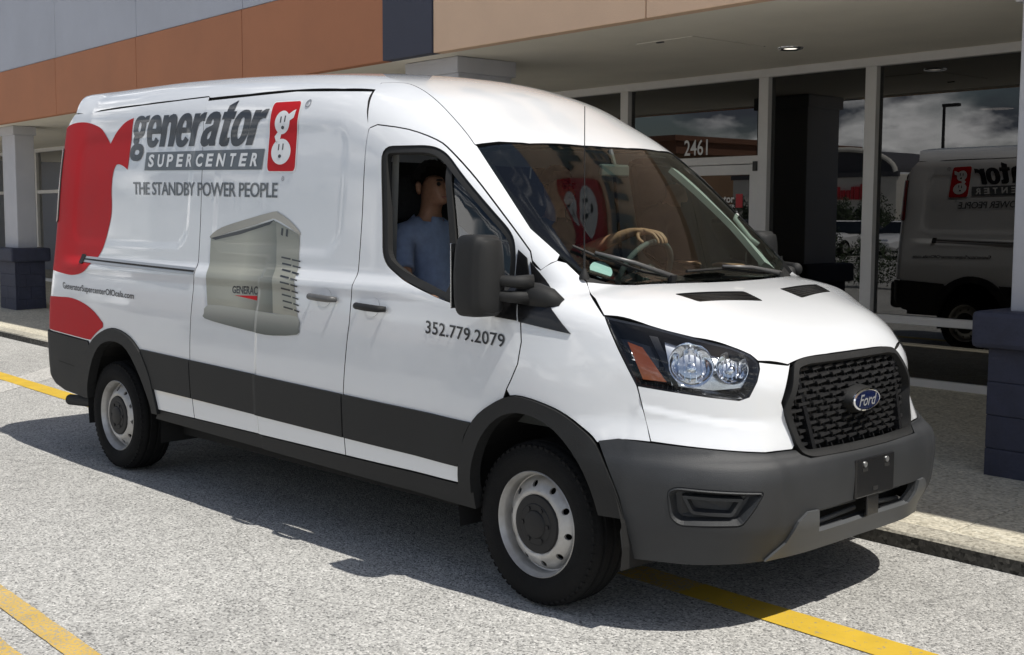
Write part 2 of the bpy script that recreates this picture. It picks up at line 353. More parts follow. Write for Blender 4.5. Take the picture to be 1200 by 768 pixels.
# soffit with an opening for the hatch
hx = (-3.08, -2.48, 2.83, 3.71)
sf = MB()
for (a, b, c, d) in ((-29, hx[0], FV+.16, SV-.06), (hx[1], 10, FV+.16, SV-.06), (hx[0], hx[1], FV+.16, hx[2]), (hx[0], hx[1], hx[3], SV-.06)):
    sf.add([(a, c, ZS), (b, c, ZS), (b, d, ZS), (a, d, ZS)], [(3, 2, 1, 0)])
sf.box(-29, 10, FV+.10, FV+.16, ZF+.004, ZS+.02)
sf.build('soffit', M['soffit'], B, fix=False)
h = MB(); h.box(hx[0]+.012, hx[1]-.012, hx[2]+.012, hx[3]-.012, ZS-.004, ZS+.02, bev=.003)
h.box(hx[0]+.2, hx[0]+.27, hx[2]+.03, hx[2]+.05, ZS-.012, ZS-.004, 1)
h.build('ceiling_hatch', [M['soffit'], M['black_metal']], B)
MB().box(hx[0]-.02, hx[1]+.02, hx[2]-.02, hx[3]+.02, ZS+.03, ZS+.05).build('hatch_recess', M['gap_shade'], B)
dl = MB(); dl.lathe([(ZS-.012, .060), (ZS-.014, .095), (ZS-.004, .105), (ZS+.002, .105)], 28, 0, 'z', (-2.40, 3.92, 0)); 
dlo = dl.build('downlight', M['chrome'], B, True)
MB().lathe([(ZS-.006, .001), (ZS-.006, .058)], 24, 0, 'z', (-2.40, 3.92, 0)).build('bulb', M['lampglow'], dlo)
# columns
def column(u0, u1, v0, v1, bu=.08):
    MB().box(u0, u1, v0, v1, 1.07, ZS-.001, bev=.012).build('column_shaft', M['shaft'], B)
    MB().box(u0-.03, u1+.03, v0-.03, v1+.03, ZS-.14, ZS-.002, bev=.01).build('column_capital', M['shaft'], B)
    base = MB().box(u0-bu+.006, u1+bu-.006, v0-bu+.006, v1+bu-.006, HK-.01, .86).build('column_base', M['mortar'], B)
    MB().box(u0-bu-.075, u1+bu+.075, v0-bu-.075, v1+bu+.075, .862, 1.075, bev=.03).build('base_cap', M['block'], base)
    # split face blocks, four courses
    H = (.86-HK)/4; rb = random.Random(int(u0*10))
    for c in range(4):
        z0 = HK+c*H
        a, b, e, f = u0-bu, u1+bu, v0-bu, v1+bu
        for (ax, s0, s1) in (('u', e, 1), ('u', f, -1), ('v', a, 1), ('v', b, -1)):
            lo, hi = (a, b) if ax == 'u' else (e+.03, f-.03)
            cuts = [lo, lo+(hi-lo)*(.5 if c % 2 else .33), hi]
            for p, q in zip(cuts[:-1], cuts[1:]):
                t = rb.uniform(0, .006)
                if ax == 'u': x = (p+.003, q-.003, s0-t if s1 > 0 else s0-.03, s0+.03 if s1 > 0 else s0+t)
                else: x = (s0-t if s1 > 0 else s0-.03, s0+.03 if s1 > 0 else s0+t, p+.003, q-.003)
                MB().box(*x, z0+.0015, z0+H-.0015, bev=.004).build('block', M['block'], base)
column(.275, .90, 2.48, 3.10)
column(-5.29, -4.585, 2.24, 2.84)
column(-16.30, -15.72, 2.24, 2.54)
# storefront frames, panes, door
mull = [-26.6, -24.6, -22.6, -20.75, -18.7, -16.7, -14.7, -12.75, -10.8, -8.9, -7.05, -5.26, -3.464, -2.323, -.10, 2.2, 4.5, 6.8]
ZG = 2.885
for a in mull: MB().box(a-.055, a+.055, SV-.06, SV+.06, HK, ZG, bev=.004).build('mullion', M['frame'], B)
MB().box(-26.6, 6.8, SV-.062, SV+.062, ZG, ZS+.05, bev=.004).build('head_frame', M['frame'], B)
for a, b in zip(mull[:-1], mull[1:]):
    a += .055; b -= .055
    door = abs(a+5.205) < .01
    if not door:
        MB().box(a, b, SV-.05, SV+.05, HK, .255, bev=.004).build('sill_frame', M['frame'], B)
        zr = .741 if a > -3.6 else 2.06
        MB().box(a, b, SV-.048, SV+.048, zr-.035, zr+.035, bev=.004).build('rail_frame', M['frame'], B)
        for z0, z1 in ((.255, zr-.035), (zr+.035, ZG)):
            MB().box(a, b, SV-.004, SV+.004, z0, z1).build('window_pane', M['store_glass'], B)
    else:
        MB().box(a, b, SV-.055, SV+.055, 2.10, 2.175, bev=.004).build('transom_bar', M['frame'], B)
        MB().box(a, b, SV-.004, SV+.004, 2.175, ZG).build('transom_pane', M['store_glass'], B)
        MB().box(-4.56, -4.50, SV-.05, SV+.05, HK, 2.10, bev=.004).build('door_jamb', M['frame'], B)
        MB().box(a, -4.56, SV-.004, SV+.004, HK, 2.10).build('window_pane', M['store_glass'], B)
        d = MB()
        d.box(-4.495, -4.40, SV-.045, SV+.025, .20, 2.095, bev=.004).box(-3.62, -3.523, SV-.045, SV+.025, .20, 2.095, bev=.004)
        d.box(-4.40, -3.62, SV-.044, SV+.024, 2.0, 2.094, bev=.004).box(-4.40, -3.62, SV-.044, SV+.024, .20, .42, bev=.004)
        do = d.build('shop_door', M['frame'], B)
        MB().box(-4.40, -3.62, SV-.014, SV-.006, .42, 2.0).build('door_pane', M['store_glass'], do)
        MB().tube([(-4.36, SV-.045, 1.08), (-4.36, SV-.11, 1.08), (-4.36, SV-.11, 1.42), (-4.36, SV-.045, 1.42)], .012).build('door_handle', M['alu'], do)
        MB().box(-3.565, -3.515, SV-.075, SV-.03, 2.03, 2.12, bev=.005).build('door_closer', M['black_metal'], do)
        # white lettering on the transom and on the door glass
        def wall_text(body, u0, z0, h, mat, parent, y, wmax=None, bold=0):
            v, f = text_mesh(body, bold); s = h/.7
            sx = s if wmax is None else wmax/(v[:, 0].max()-v[:, 0].min())
            v0 = v[:, 0].min()
            mk('lettering', [(u0+(p[0]-v0)*sx, y, z0+p[1]*s) for p in v], f, mat, parent)
        wall_text('2461', -4.47, 2.205, .15, M['vinyl'], B, SV-.008, .30, .008)
        yd = SV-.0165
        wall_text('generator', -4.22, 1.74, .07, M['vinyl'], do, yd, .40, .02)
        wall_text('SUPERCENTER', -4.21, 1.69, .028, M['vinyl'], do, yd, .40, .01)
        MB().box(-3.80, -3.72, yd-.001, yd+.001, 1.69, 1.82).build('red_print', M['vinyl_red'], do)
        for zz, ww in ((1.64, .42), (1.56, .30), (1.51, .34), (1.43, .28), (1.38, .3), (1.33, .26), (1.22, .36), (1.18, .3)):
            l = MB(); x = -4.0-ww/2; rl = random.Random(int(zz*100))
            while x < -4.0+ww/2:
                q = rl.uniform(.012, .04); l.box(x, x+q, yd-.001, yd+.0005, zz, zz+.018); x += q+.008
            l.build('small_print', M['vinyl'], do)
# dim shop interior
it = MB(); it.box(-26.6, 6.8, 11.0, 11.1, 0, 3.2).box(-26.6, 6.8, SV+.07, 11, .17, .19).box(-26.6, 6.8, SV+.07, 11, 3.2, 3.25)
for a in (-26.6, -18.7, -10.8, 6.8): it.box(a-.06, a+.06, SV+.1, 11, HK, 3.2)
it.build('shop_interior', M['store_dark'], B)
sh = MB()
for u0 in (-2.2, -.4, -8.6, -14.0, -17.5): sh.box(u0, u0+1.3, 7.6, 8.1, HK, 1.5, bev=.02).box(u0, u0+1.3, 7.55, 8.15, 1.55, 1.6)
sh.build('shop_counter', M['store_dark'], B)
# pendant lamp inside the shop
pl = empty('pendant_lamp', (0, 0, 0), TH); tag(pl, 'pendant lamp with glowing shade hanging behind the right hand shop window', 'lamp')
MB().tube([(-1.75, 6.0, 3.2), (-1.75, 6.0, 2.72)], .008).build('cord', M['black_metal'], pl)
MB().lathe([(2.72, .03), (2.70, .05), (2.62, .12), (2.55, .15)], 24, 0, 'z', (-1.75, 6.0, 0)).build('lamp_shade', M['black_metal'], pl, True)
MB().lathe([(2.552, .001), (2.552, .14)], 24, 0, 'z', (-1.75, 6.0, 0)).build('lamp_glow', emit('shop lamp glow', (1, .95, .85), 6), pl)
# sign high on the fascia (seen mirrored in the windscreen)
S_ = empty('fascia_sign', (0, 0, 0), TH); tag(S_, 'black lettered shop sign with red emblem on the peach fascia', 'sign')

# ------------------------------------------------------------------ van body: one smooth solid F(x, y, z) = 0 that every panel lies on
# x forward from the front axle, y to the left, z up (metres)
def hermite(xs,ys):
    xs=np.array(xs,float);ys=np.array(ys,float);d=np.diff(ys)/np.diff(xs);m=np.zeros_like(ys)
    m[1:-1]=np.where(d[1:]*d[:-1]>0,2*d[1:]*d[:-1]/(d[1:]+d[:-1]+1e-12),0);m[0]=d[0];m[-1]=d[-1]
    X=np.linspace(xs[0],xs[-1],1200);i=np.clip(np.searchsorted(xs,X)-1,0,len(xs)-2);h=xs[i+1]-xs[i];t=(X-xs[i])/h
    Y=(2*t**3-3*t**2+1)*ys[i]+(t**3-2*t**2+t)*h*m[i]+(-2*t**3+3*t**2)*ys[i+1]+(t**3-t**2)*h*m[i+1]
    k=np.ones(25)/25;Yp=np.concatenate([Y[0]-(Y[1]-Y[0])*np.arange(12,0,-1),Y,Y[-1]+(Y[-1]-Y[-2])*np.arange(1,13)])
    Y=np.convolve(Yp,k,'valid')
    s0=(Y[1]-Y[0])/(X[1]-X[0]);s1=(Y[-1]-Y[-2])/(X[1]-X[0])
    return lambda q:np.where(q<X[0],Y[0]+s0*(q-X[0]),np.where(q>X[-1],Y[-1]+s1*(q-X[-1]),np.interp(q,X,Y)))
halfw=hermite([.2,.32,.45,.6,.8,1.0,1.19,1.3,1.42,1.6,1.85,2.03,2.25,2.4],[.93,.985,1.012,1.025,1.03,1.022,1.0,.982,.966,.945,.92,.895,.862,.84])
cabtop=hermite([-5,-4.5,-3.6,-2.9,-2.2,-1.7,-1.3,-1.0,-.75,-.5,.25,.6],[2.45,2.475,2.47,2.45,2.415,2.375,2.32,2.235,2.105,1.95,1.235,.91])
hoodtop=hermite([-.5,.0,.2,.4,.5,.65,.78,.86,.9],[1.385,1.36,1.34,1.30,1.27,1.21,1.13,1.055,1.0])
nosex=hermite([.2,.28,.36,.45,.6,.67,.71,.8,.92,1.02,1.12,1.3],[.84,.885,.925,.965,.975,.965,.92,.92,.92,.91,.87,.76])
def smax(a,b,k):
    h=np.clip(k-np.abs(a-b),0,None)/k
    return np.maximum(a,b)+h*h*k*.25
def smin(a,b,k): return -smax(-a,-b,k)
def ss(a,b,x):
    t=np.clip((x-a)/(b-a),0,1);return t*t*(3-2*t)
XR=-4.93
def F(P):
    x,y,z=P[...,0],np.abs(P[...,1]),P[...,2]
    h=halfw(z)
    # cab / cargo box
    hb=h-.075*np.clip((x+1.15)/.9,0,None)**2-.05*np.clip((-3.2-x)/1.7,0,None)**2
    wb=y-hb
    top=(z-cabtop(x+(.26-.16*ss(1.95,1.35,z))*y*y)+(.055*(y/.8)**2+.05*np.clip(y/.86,0,1.2)**6)*ss(-.5,-1.2,x))
    top=top*.8
    B=smax(wb,top,.13)
    B=smax(B,-4.785+.02*np.clip(z-1.6,0,None)-x,.16)
    B=np.maximum(B,x-.32)
    # nose
    x0=-.45;u=np.clip((x-x0)/(nosex(z)-x0),0,None);w=y/h;n=2.75+.85*ss(.85,.6,z)
    wa=h*((u**n+w**n)**(1/n)-1)
    A=smax(wa,(z-hoodtop(x+.04*y*y)+(.03+.05*ss(.3,.6,x))*np.clip(y/.72,0,1.2)**4)*.93,.10)
    A=np.maximum(A,-x-2)
    f=smin(A,B,.03)
    side=ss(.70,.80,y)
    def rb(x0,x1,z0,z1,r):
        qx=np.abs(x-(x0+x1)/2)-(x1-x0)/2+r;qz=np.abs(z-(z0+z1)/2)-(z1-z0)/2+r
        return np.hypot(np.clip(qx,0,None),np.clip(qz,0,None))+np.minimum(np.maximum(qx,qz),0)-r
    for b in ((-4.42,-2.88,1.43,2.10,.13),(-2.58,-1.40,1.43,2.06,.13)):
        f=f+.0045*ss(.035,-.035,rb(*b))*side
    f=f+(.018*ss(1.28,1.35,z)-.004*np.exp(-((z-1.27)/.03)**2))*ss(.55,.8,y)*ss(-4.6,-4.3,x)*ss(.15,-.3,x)
    r=np.hypot(x,z-.36)
    f=f-.009*ss(.76,.50,r)*ss(.8,.95,y)*ss(.62,.4,x)
    zc=.885-.21*(x-.486)
    f=f-.006*ss(zc+.014,zc-.016,z)*ss(.44,.50,x)*ss(.52,.60,y)
    return f
def grad(P,e=2e-3):
    G=np.stack([F(P+np.eye(3)[i]*e)-F(P-np.eye(3)[i]*e) for i in range(3)],-1)
    return G/np.maximum(np.linalg.norm(G,axis=-1,keepdims=True),1e-9)
def hit(O,D,t0,t1,off=0.,n=160):
    """first t where F<off along O+tD (vectorised); nan if none"""
    O=np.broadcast_to(O,D.shape).astype(float);ts=np.linspace(t0,t1,n)
    lo=np.full(len(D),np.nan);hi=lo.copy();done=np.zeros(len(D),bool)
    prev=F(O+D*ts[0])-off
    for i in range(1,n):
        f=F(O+D*ts[i])-off
        m=(~done)&(f<0)
        lo[m]=ts[i-1];hi[m]=ts[i];done|=m
        if done.all():break
    for _ in range(22):
        md=(lo+hi)/2;f=F(O+D*md[:,None])-off
        lo=np.where(f<0,lo,md);hi=np.where(f<0,md,hi)
    return O+D*hi[:,None]
# charts: parallel projections (two axes and a ray direction) used to cut panels out of the solid
r2 = 2**-.5
def chart(e1, e2, d, t0, t1):
    return tuple(np.array(q, float)/np.linalg.norm(q) for q in (e1, e2, d))+(t0, t1)
CS = chart((1, 0, 0), (0, 0, 1), (0, 1, 0), -1.35, -.2)
CT = chart((1, 0, 0), (0, 1, 0), (0, 0, -1), -2.75, -.75)
CN = chart((1, 1, 0), (0, 0, 1), (-1, 1, 0), -1.7, -.2)
CD = chart((1, 0, 0), (0, 1, 1), (0, 1, -1), -2.6, -1.2)
_d = np.array((-.25, .85, -.45)); _d /= np.linalg.norm(_d); _e1 = np.cross(_d, (0, 0, 1)); _e1 /= np.linalg.norm(_e1); _e2 = np.cross(_e1, _d)
CF = chart(_e1, _e2, _d, -2.0, -.6)
CX = chart((0, 1, 0), (0, 0, 1), (-1, 0, 0), -1.2, -.3)
CR = chart((0, 1, 0), (0, 0, 1), (1, 0, 0), -5.1, -4.2)
def to2(ch, P): P = np.atleast_2d(np.array(P, float)); return np.stack([P@ch[0], P@ch[1]], -1)
def to3(ch, q, off=0.):
    q = np.atleast_2d(np.array(q, float)); O = q[:, :1]*ch[0]+q[:, 1:]*ch[1]; D = np.broadcast_to(ch[2], O.shape)
    P = hit(O, D, ch[3], ch[4], off, 110)
    bad = np.isnan(P[:, 0])
    if bad.any() and not bad.all():      # rays that slip past the rim take the depth of the nearest good one
        good = np.where(~bad)[0]
        for i in np.where(bad)[0]:
            j = good[((q[good]-q[i])**2).sum(1).argmin()]; t = P[j]@ch[2]; P[i] = O[i]+ch[2]*t
    return P
def pip(poly, q):
    x, y = q[:, 0], q[:, 1]; c = np.zeros(len(q), bool); n = len(poly)
    for i in range(n):
        (x1, y1), (x2, y2) = poly[i], poly[(i+1) % n]
        if y1 == y2: continue
        m = ((y1 > y) != (y2 > y)) & (x < (x2-x1)*(y-y1)/(y2-y1)+x1); c ^= m
    return c
def bdist(poly, q):
    d = np.full(len(q), 1e9)
    for i in range(len(poly)):
        a, b = poly[i], poly[(i+1) % len(poly)]; ab = b-a; t = np.clip(((q-a)@ab)/max(ab@ab, 1e-12), 0, 1)
        d = np.minimum(d, np.hypot(*(q-a-t[:, None]*ab).T))
    return d
def inset(poly, g):
    poly = np.array(poly, float); n = len(poly)
    A = .5*sum(poly[i][0]*poly[(i+1) % n][1]-poly[(i+1) % n][0]*poly[i][1] for i in range(n)); s = 1 if A > 0 else -1
    out = []
    for i in range(n):
        a, b, c = poly[i-1], poly[i], poly[(i+1) % n]
        u = (b-a)/max(np.linalg.norm(b-a), 1e-9); v = (c-b)/max(np.linalg.norm(c-b), 1e-9)
        n1 = np.array((-u[1], u[0]))*s; n2 = np.array((-v[1], v[0]))*s; m = n1+n2; k = max(m@m, .5)
        out.append(b+m*(2*g/k))
    return np.array(out)
def smooth(pts, n=4, closed=False):
    """Catmull-Rom refinement of a traced line"""
    pts = [np.array(p, float) for p in pts]; out = []; N = len(pts)
    for i in range(N if closed else N-1):
        g = (lambda k: pts[k % N]) if closed else (lambda k: pts[min(max(k, 0), N-1)])
        p0, p1, p2, p3 = g(i-1), g(i), g(i+1), g(i+2)
        for j in range(n):
            t = j/n; out.append(.5*((2*p1)+(p2-p0)*t+(2*p0-5*p1+4*p2-p3)*t*t+(3*p1-p0-3*p2+p3)*t**3))
    if not closed: out.append(pts[-1])
    return [tuple(p) for p in out]
def resample(poly, step):
    out = []
    for i in range(len(poly)):
        a, b = np.array(poly[i]), np.array(poly[(i+1) % len(poly)]); L = np.linalg.norm(b-a)
        if L < 1e-5: continue
        k = max(1, int(math.ceil(L/step)))
        out += [a+(b-a)*j/k for j in range(k)]
    return np.array(out)
def triangulate(outline, holes, step, seed=None):
    loops = [resample(outline, step)]+[resample(h, step) for h in holes]
    lo, hi = loops[0].min(0), loops[0].max(0)
    gx, gy = np.meshgrid(np.arange(lo[0]+step*.5, hi[0], step), np.arange(lo[1]+step*.5, hi[1], step))
    q = np.stack([gx.ravel(), gy.ravel()], -1)
    m = pip(loops[0], q)
    for h in loops[1:]: m &= ~pip(h, q)
    q = q[m]
    for l in loops:
        if len(q): q = q[bdist(l, q) > step*.45]
    pts = np.concatenate(loops+[q]); ed = []; b = 0
    for l in loops: ed += [(b+i, b+(i+1) % len(l)) for i in range(len(l))]; b += len(l)
    V, E_, Fc, *_ = delaunay_2d_cdt([Vector(p) for p in pts], ed, [], 0, 1e-6)
    V = np.array([tuple(v) for v in V]); Fc = np.array([tuple(f) for f in Fc])
    c = V[Fc].mean(1); m = pip(loops[0], c)
    for h in loops[1:]: m &= ~pip(h, c)
    return V, Fc[m]
def edges_of(F_):
    e = {}
    for f in F_:
        for i in range(len(f)):
            a, b = int(f[i]), int(f[(i+1) % len(f)]); e[(a, b)] = 1
    return [(a, b) for (a, b) in e if (b, a) not in e]
def panel(name, ch, outline, mat, parent, holes=(), step=.023, off=0., gap=.003, depth=.022, side=1, both=False, three=False, edge=None, shape=None):
    """cut a panel out of the body: outline in chart coordinates (or 3-D points), an edge turned inwards all round"""
    if three: outline = to2(ch, outline); holes = [to2(ch, h) for h in holes]
    outline = np.array(outline, float); holes = [np.array(h, float) for h in holes]
    if gap: outline = inset(outline, gap); holes = [inset(h, -gap) for h in holes]
    V, T = triangulate(outline, holes, step)
    P = to3(ch, V, off); N = grad(P)
    if shape is not None: P = shape(P, N)
    tri = P[T]; fn = np.cross(tri[:, 1]-tri[:, 0], tri[:, 2]-tri[:, 0])
    if (fn*N[T[:, 0]]).sum() < 0: T = T[:, ::-1]
    parts = []
    for s in ((1, -1) if both else (side,)):
        k = np.array((1, s, 1)); p = P*k; n = N*k; t = T if s > 0 else T[:, ::-1]
        be = edges_of(t); nv = len(p)
        verts = [p]; faces = [tuple(f) for f in t]; ln = [n[i] for f in t for i in f]; mi = [0]*len(t)
        if depth:
            ids = sorted({a for e in be for a in e}); mp_ = {a: nv+i for i, a in enumerate(ids)}
            verts.append(p[ids]-n[ids]*depth)
            for a, b in be:
                if both and abs(p[a][1]) < .004 and abs(p[b][1]) < .004: continue
                faces.append((b, a, mp_[a], mp_[b])); mi.append(1)
                q = np.cross(p[a]-p[b], -n[b]); q = q/max(np.linalg.norm(q), 1e-9); ln += [q]*4
        verts = np.concatenate(verts)
        parts.append((verts, faces, mi, ln))
    if both:
        b = len(parts[0][0]); verts = np.concatenate([parts[0][0], parts[1][0]])
        faces = parts[0][1]+[tuple(i+b for i in f) for f in parts[1][1]]; mi = parts[0][2]+parts[1][2]; ln = parts[0][3]+parts[1][3]
    else: verts, faces, mi, ln = parts[0]
    return mk(name, verts, faces, [M[mat] if isinstance(mat, str) else mat, edge or M['gap_shade']], parent, True, mi, [tuple(v) for v in ln])
def decal(name, polys, mat, parent, side=1, off=.0022, step=.02, holes=(), ch=None):
    """vinyl print: outline(s) in the side chart laid on the panels"""
    vs_, fs_, ns_ = [], [], []; b = 0; k = np.array((1, side, 1))
    for pl in polys:
        V, T = triangulate(np.array(pl, float), [np.array(h, float) for h in holes], step)
        P = to3(ch or CS, V, off); N = grad(P); t = P[T]
        if (np.cross(t[:, 1]-t[:, 0], t[:, 2]-t[:, 0])*N[T[:, 0]]).sum() < 0: T = T[:, ::-1]
        if side < 0: T = T[:, ::-1]
        vs_.append(P*k); ns_ += [tuple(x) for f in T for x in (N[f]*k)]; fs_ += [tuple(int(i)+b for i in f) for f in T]; b += len(V)
    return mk(name, np.concatenate(vs_), fs_, M[mat], parent, True, None, ns_)
def lettering(name, body, quad, mat, parent, bold=0, side=1, space=1.0, ybox=(0, .7), flip=None, off=.003, mirror=None):
    """quad: side-chart corners (top left, bottom left, bottom right, top right) of the capital-height box"""
    v, f = text_mesh(body, bold, 0, space); x0, x1 = v[:, 0].min(), v[:, 0].max()
    bm = bmesh.new(); bv = [bm.verts.new((p[0], p[1], 0)) for p in v]
    for q in f:
        try: bm.faces.new([bv[i] for i in q])
        except ValueError: pass
    for ax in (0, 1):
        lo, hi = v[:, ax].min(), v[:, ax].max(); H = .12
        for i in range(1, int((hi-lo)/H)+1):
            no = Vector((1, 0, 0)) if ax == 0 else Vector((0, 1, 0))
            bmesh.ops.bisect_plane(bm, geom=bm.verts[:]+bm.edges[:]+bm.faces[:], plane_co=no*(lo+i*H), plane_no=no)
    bmesh.ops.triangulate(bm, faces=bm.faces[:])
    bm.verts.ensure_lookup_table(); bm.verts.index_update()
    a = np.array([x.co[:2] for x in bm.verts]); T = np.array([[w_.index for w_ in g_.verts] for g_ in bm.faces]); bm.free()
    s = ((a[:, 0]-x0)/(x1-x0))[:, None]; t = ((a[:, 1]-ybox[0])/(ybox[1]-ybox[0]))[:, None]
    tl, bl, br, tr = [np.array(q, float) for q in quad]
    q = (bl*(1-s)+br*s)*(1-t)+(tl*(1-s)+tr*s)*t
    if mirror is not None: q[:, 0] = mirror-q[:, 0]
    P = to3(CS, q, off); N = grad(P); k = np.array((1, side, 1)); tt = P[T]
    if len(T) and (np.cross(tt[:, 1]-tt[:, 0], tt[:, 2]-tt[:, 0])*N[T[:, 0]]).sum() < 0: T = T[:, ::-1]
    if side < 0: T = T[:, ::-1]
    return mk(name, P*k, [tuple(x) for x in T], M[mat], parent, True, None, [tuple(x) for g_ in T for x in (N[g_]*k)])
def loft(name, ch, loops, offs, mat, parent, side=1, cap=True, smooth_=False, push=None):
    """nested outlines in a chart at different offsets joined by walls (lamp surrounds, recesses)"""
    P = []
    n = 0
    for l, o_ in zip(loops, offs):
        l = resample_n(l, 64); n = len(l); p = to3(ch, l, 0); p = p+grad(p)*o_; P.append(p)
    if push is not None: P[-1] = P[-1]+np.array(push)
    v = np.concatenate(P)*np.array((1, side, 1)); f = []
    for i in range(len(loops)-1):
        for k in range(n): f.append((i*n+k, i*n+(k+1) % n, (i+1)*n+(k+1) % n, (i+1)*n+k))
    if cap: f.append(tuple((len(loops)-1)*n+k for k in range(n)))
    o = mk(name, v, f, M[mat], parent, smooth_)
    bm = bmesh.new(); bm.from_mesh(o.data); bmesh.ops.recalc_face_normals(bm, faces=bm.faces); bm.to_mesh(o.data); bm.free()
    if smooth_: autosmooth(o, 40)
    return o
def resample_n(poly, n):
    p = np.array(list(poly)+[poly[0]], float); d = np.concatenate([[0], np.cumsum(np.hypot(*np.diff(p, axis=0).T))])
    s = np.linspace(0, d[-1], n, endpoint=False); return np.stack([np.interp(s, d, p[:, i]) for i in (0, 1)], -1)
def rpoly(poly, r, n=5):
    """round the corners of a 2-D polygon"""
    out = []; poly = [np.array(p, float) for p in poly]; N = len(poly)
    for i in range(N):
        a, b, c = poly[i-1], poly[i], poly[(i+1) % N]
        ra = min(r, .45*np.linalg.norm(a-b)); rc = min(r, .45*np.linalg.norm(c-b))
        p = b+(a-b)/np.linalg.norm(a-b)*ra; q = b+(c-b)/np.linalg.norm(c-b)*rc
        for k in range(n+1):
            t = k/n; out.append(tuple((1-t)**2*p+2*t*(1-t)*b+t*t*q))
    return out

# ------------------------------------------------------------------ the van
VAN = empty('delivery_van', (0, 0, 0)); tag(VAN, 'white delivery van with red and black vinyl graphics parked along the kerb', 'van')
SEAM_D = [(-1.242, .46), (-1.236, .75), (-1.206, 1.1), (-1.222, 1.62), (-1.240, 2.03), (-1.368, 2.226)]
SEAM_S = [(-2.695, .46), (-2.705, .80), (-2.704, 1.19), (-2.754, 1.86), (-2.815, 2.285)]
DOOR_TOP = [(-1.232, 2.03)]+smooth([(-1.19, 2.043), (-.988, 2.013), (-.80, 1.958), (-.691, 1.902), (-.552, 1.806), (-.425, 1.702), (-.266, 1.562), (-.16, 1.465)], 3)
DOOR_FRONT = [(-.14, 1.425), (-.10, 1.30), (-.07, 1.18), (-.055, 1.10), (-.062, 1.01), (-.09, .945), (-.113, .90)]
FLF_OUT = smooth([(-.407, .43), (-.399, .543), (-.347, .681), (-.265, .783), (-.126, .863), (-.024, .880), (.148, .845), (.273, .785), (.345, .735), (.418, .640), (.463, .54), (.485, .455)], 3)
FLF_IN = smooth([(-.326, .43), (-.317, .536), (-.267, .655), (-.187, .750), (-.085, .805), (.03, .808), (.157, .762), (.285, .655), (.345, .55), (.372, .455)], 3)
FLR_OUT = smooth([(-4.160, .42), (-4.136, .564), (-3.999, .772), (-3.804, .879), (-3.623, .908), (-3.426, .870), (-3.274, .779), (-3.179, .659), (-3.128, .50), (-3.12, .43)], 3)
FLR_IN = smooth([(-4.08, .42), (-4.05, .52), (-3.943, .694), (-3.806, .798), (-3.622, .829), (-3.451, .790), (-3.298, .648), (-3.205, .502), (-3.19, .43)], 3)
fl = lambda x: [p for p in FLF_OUT if p[0] < x]
WIN = rpoly([(-1.112, 1.935), (-.80, 1.93), (-.70, 1.89), (-.256, 1.533), (-.225, 1.45), (-.225, 1.195), (-.549, 1.245), (-.892, 1.326), (-1.035, 1.40)], .07)
band_t = lambda x: .798-.0238*(x+2.705)
band_b = lambda x: .573-.0185*(x+2.668)
CREASE = smooth([(-1.43, -.645), (-1.313, -.585), (-1.19, -.59), (-1.071, -.615), (-.88, -.656), (-.647, -.72)], 3)
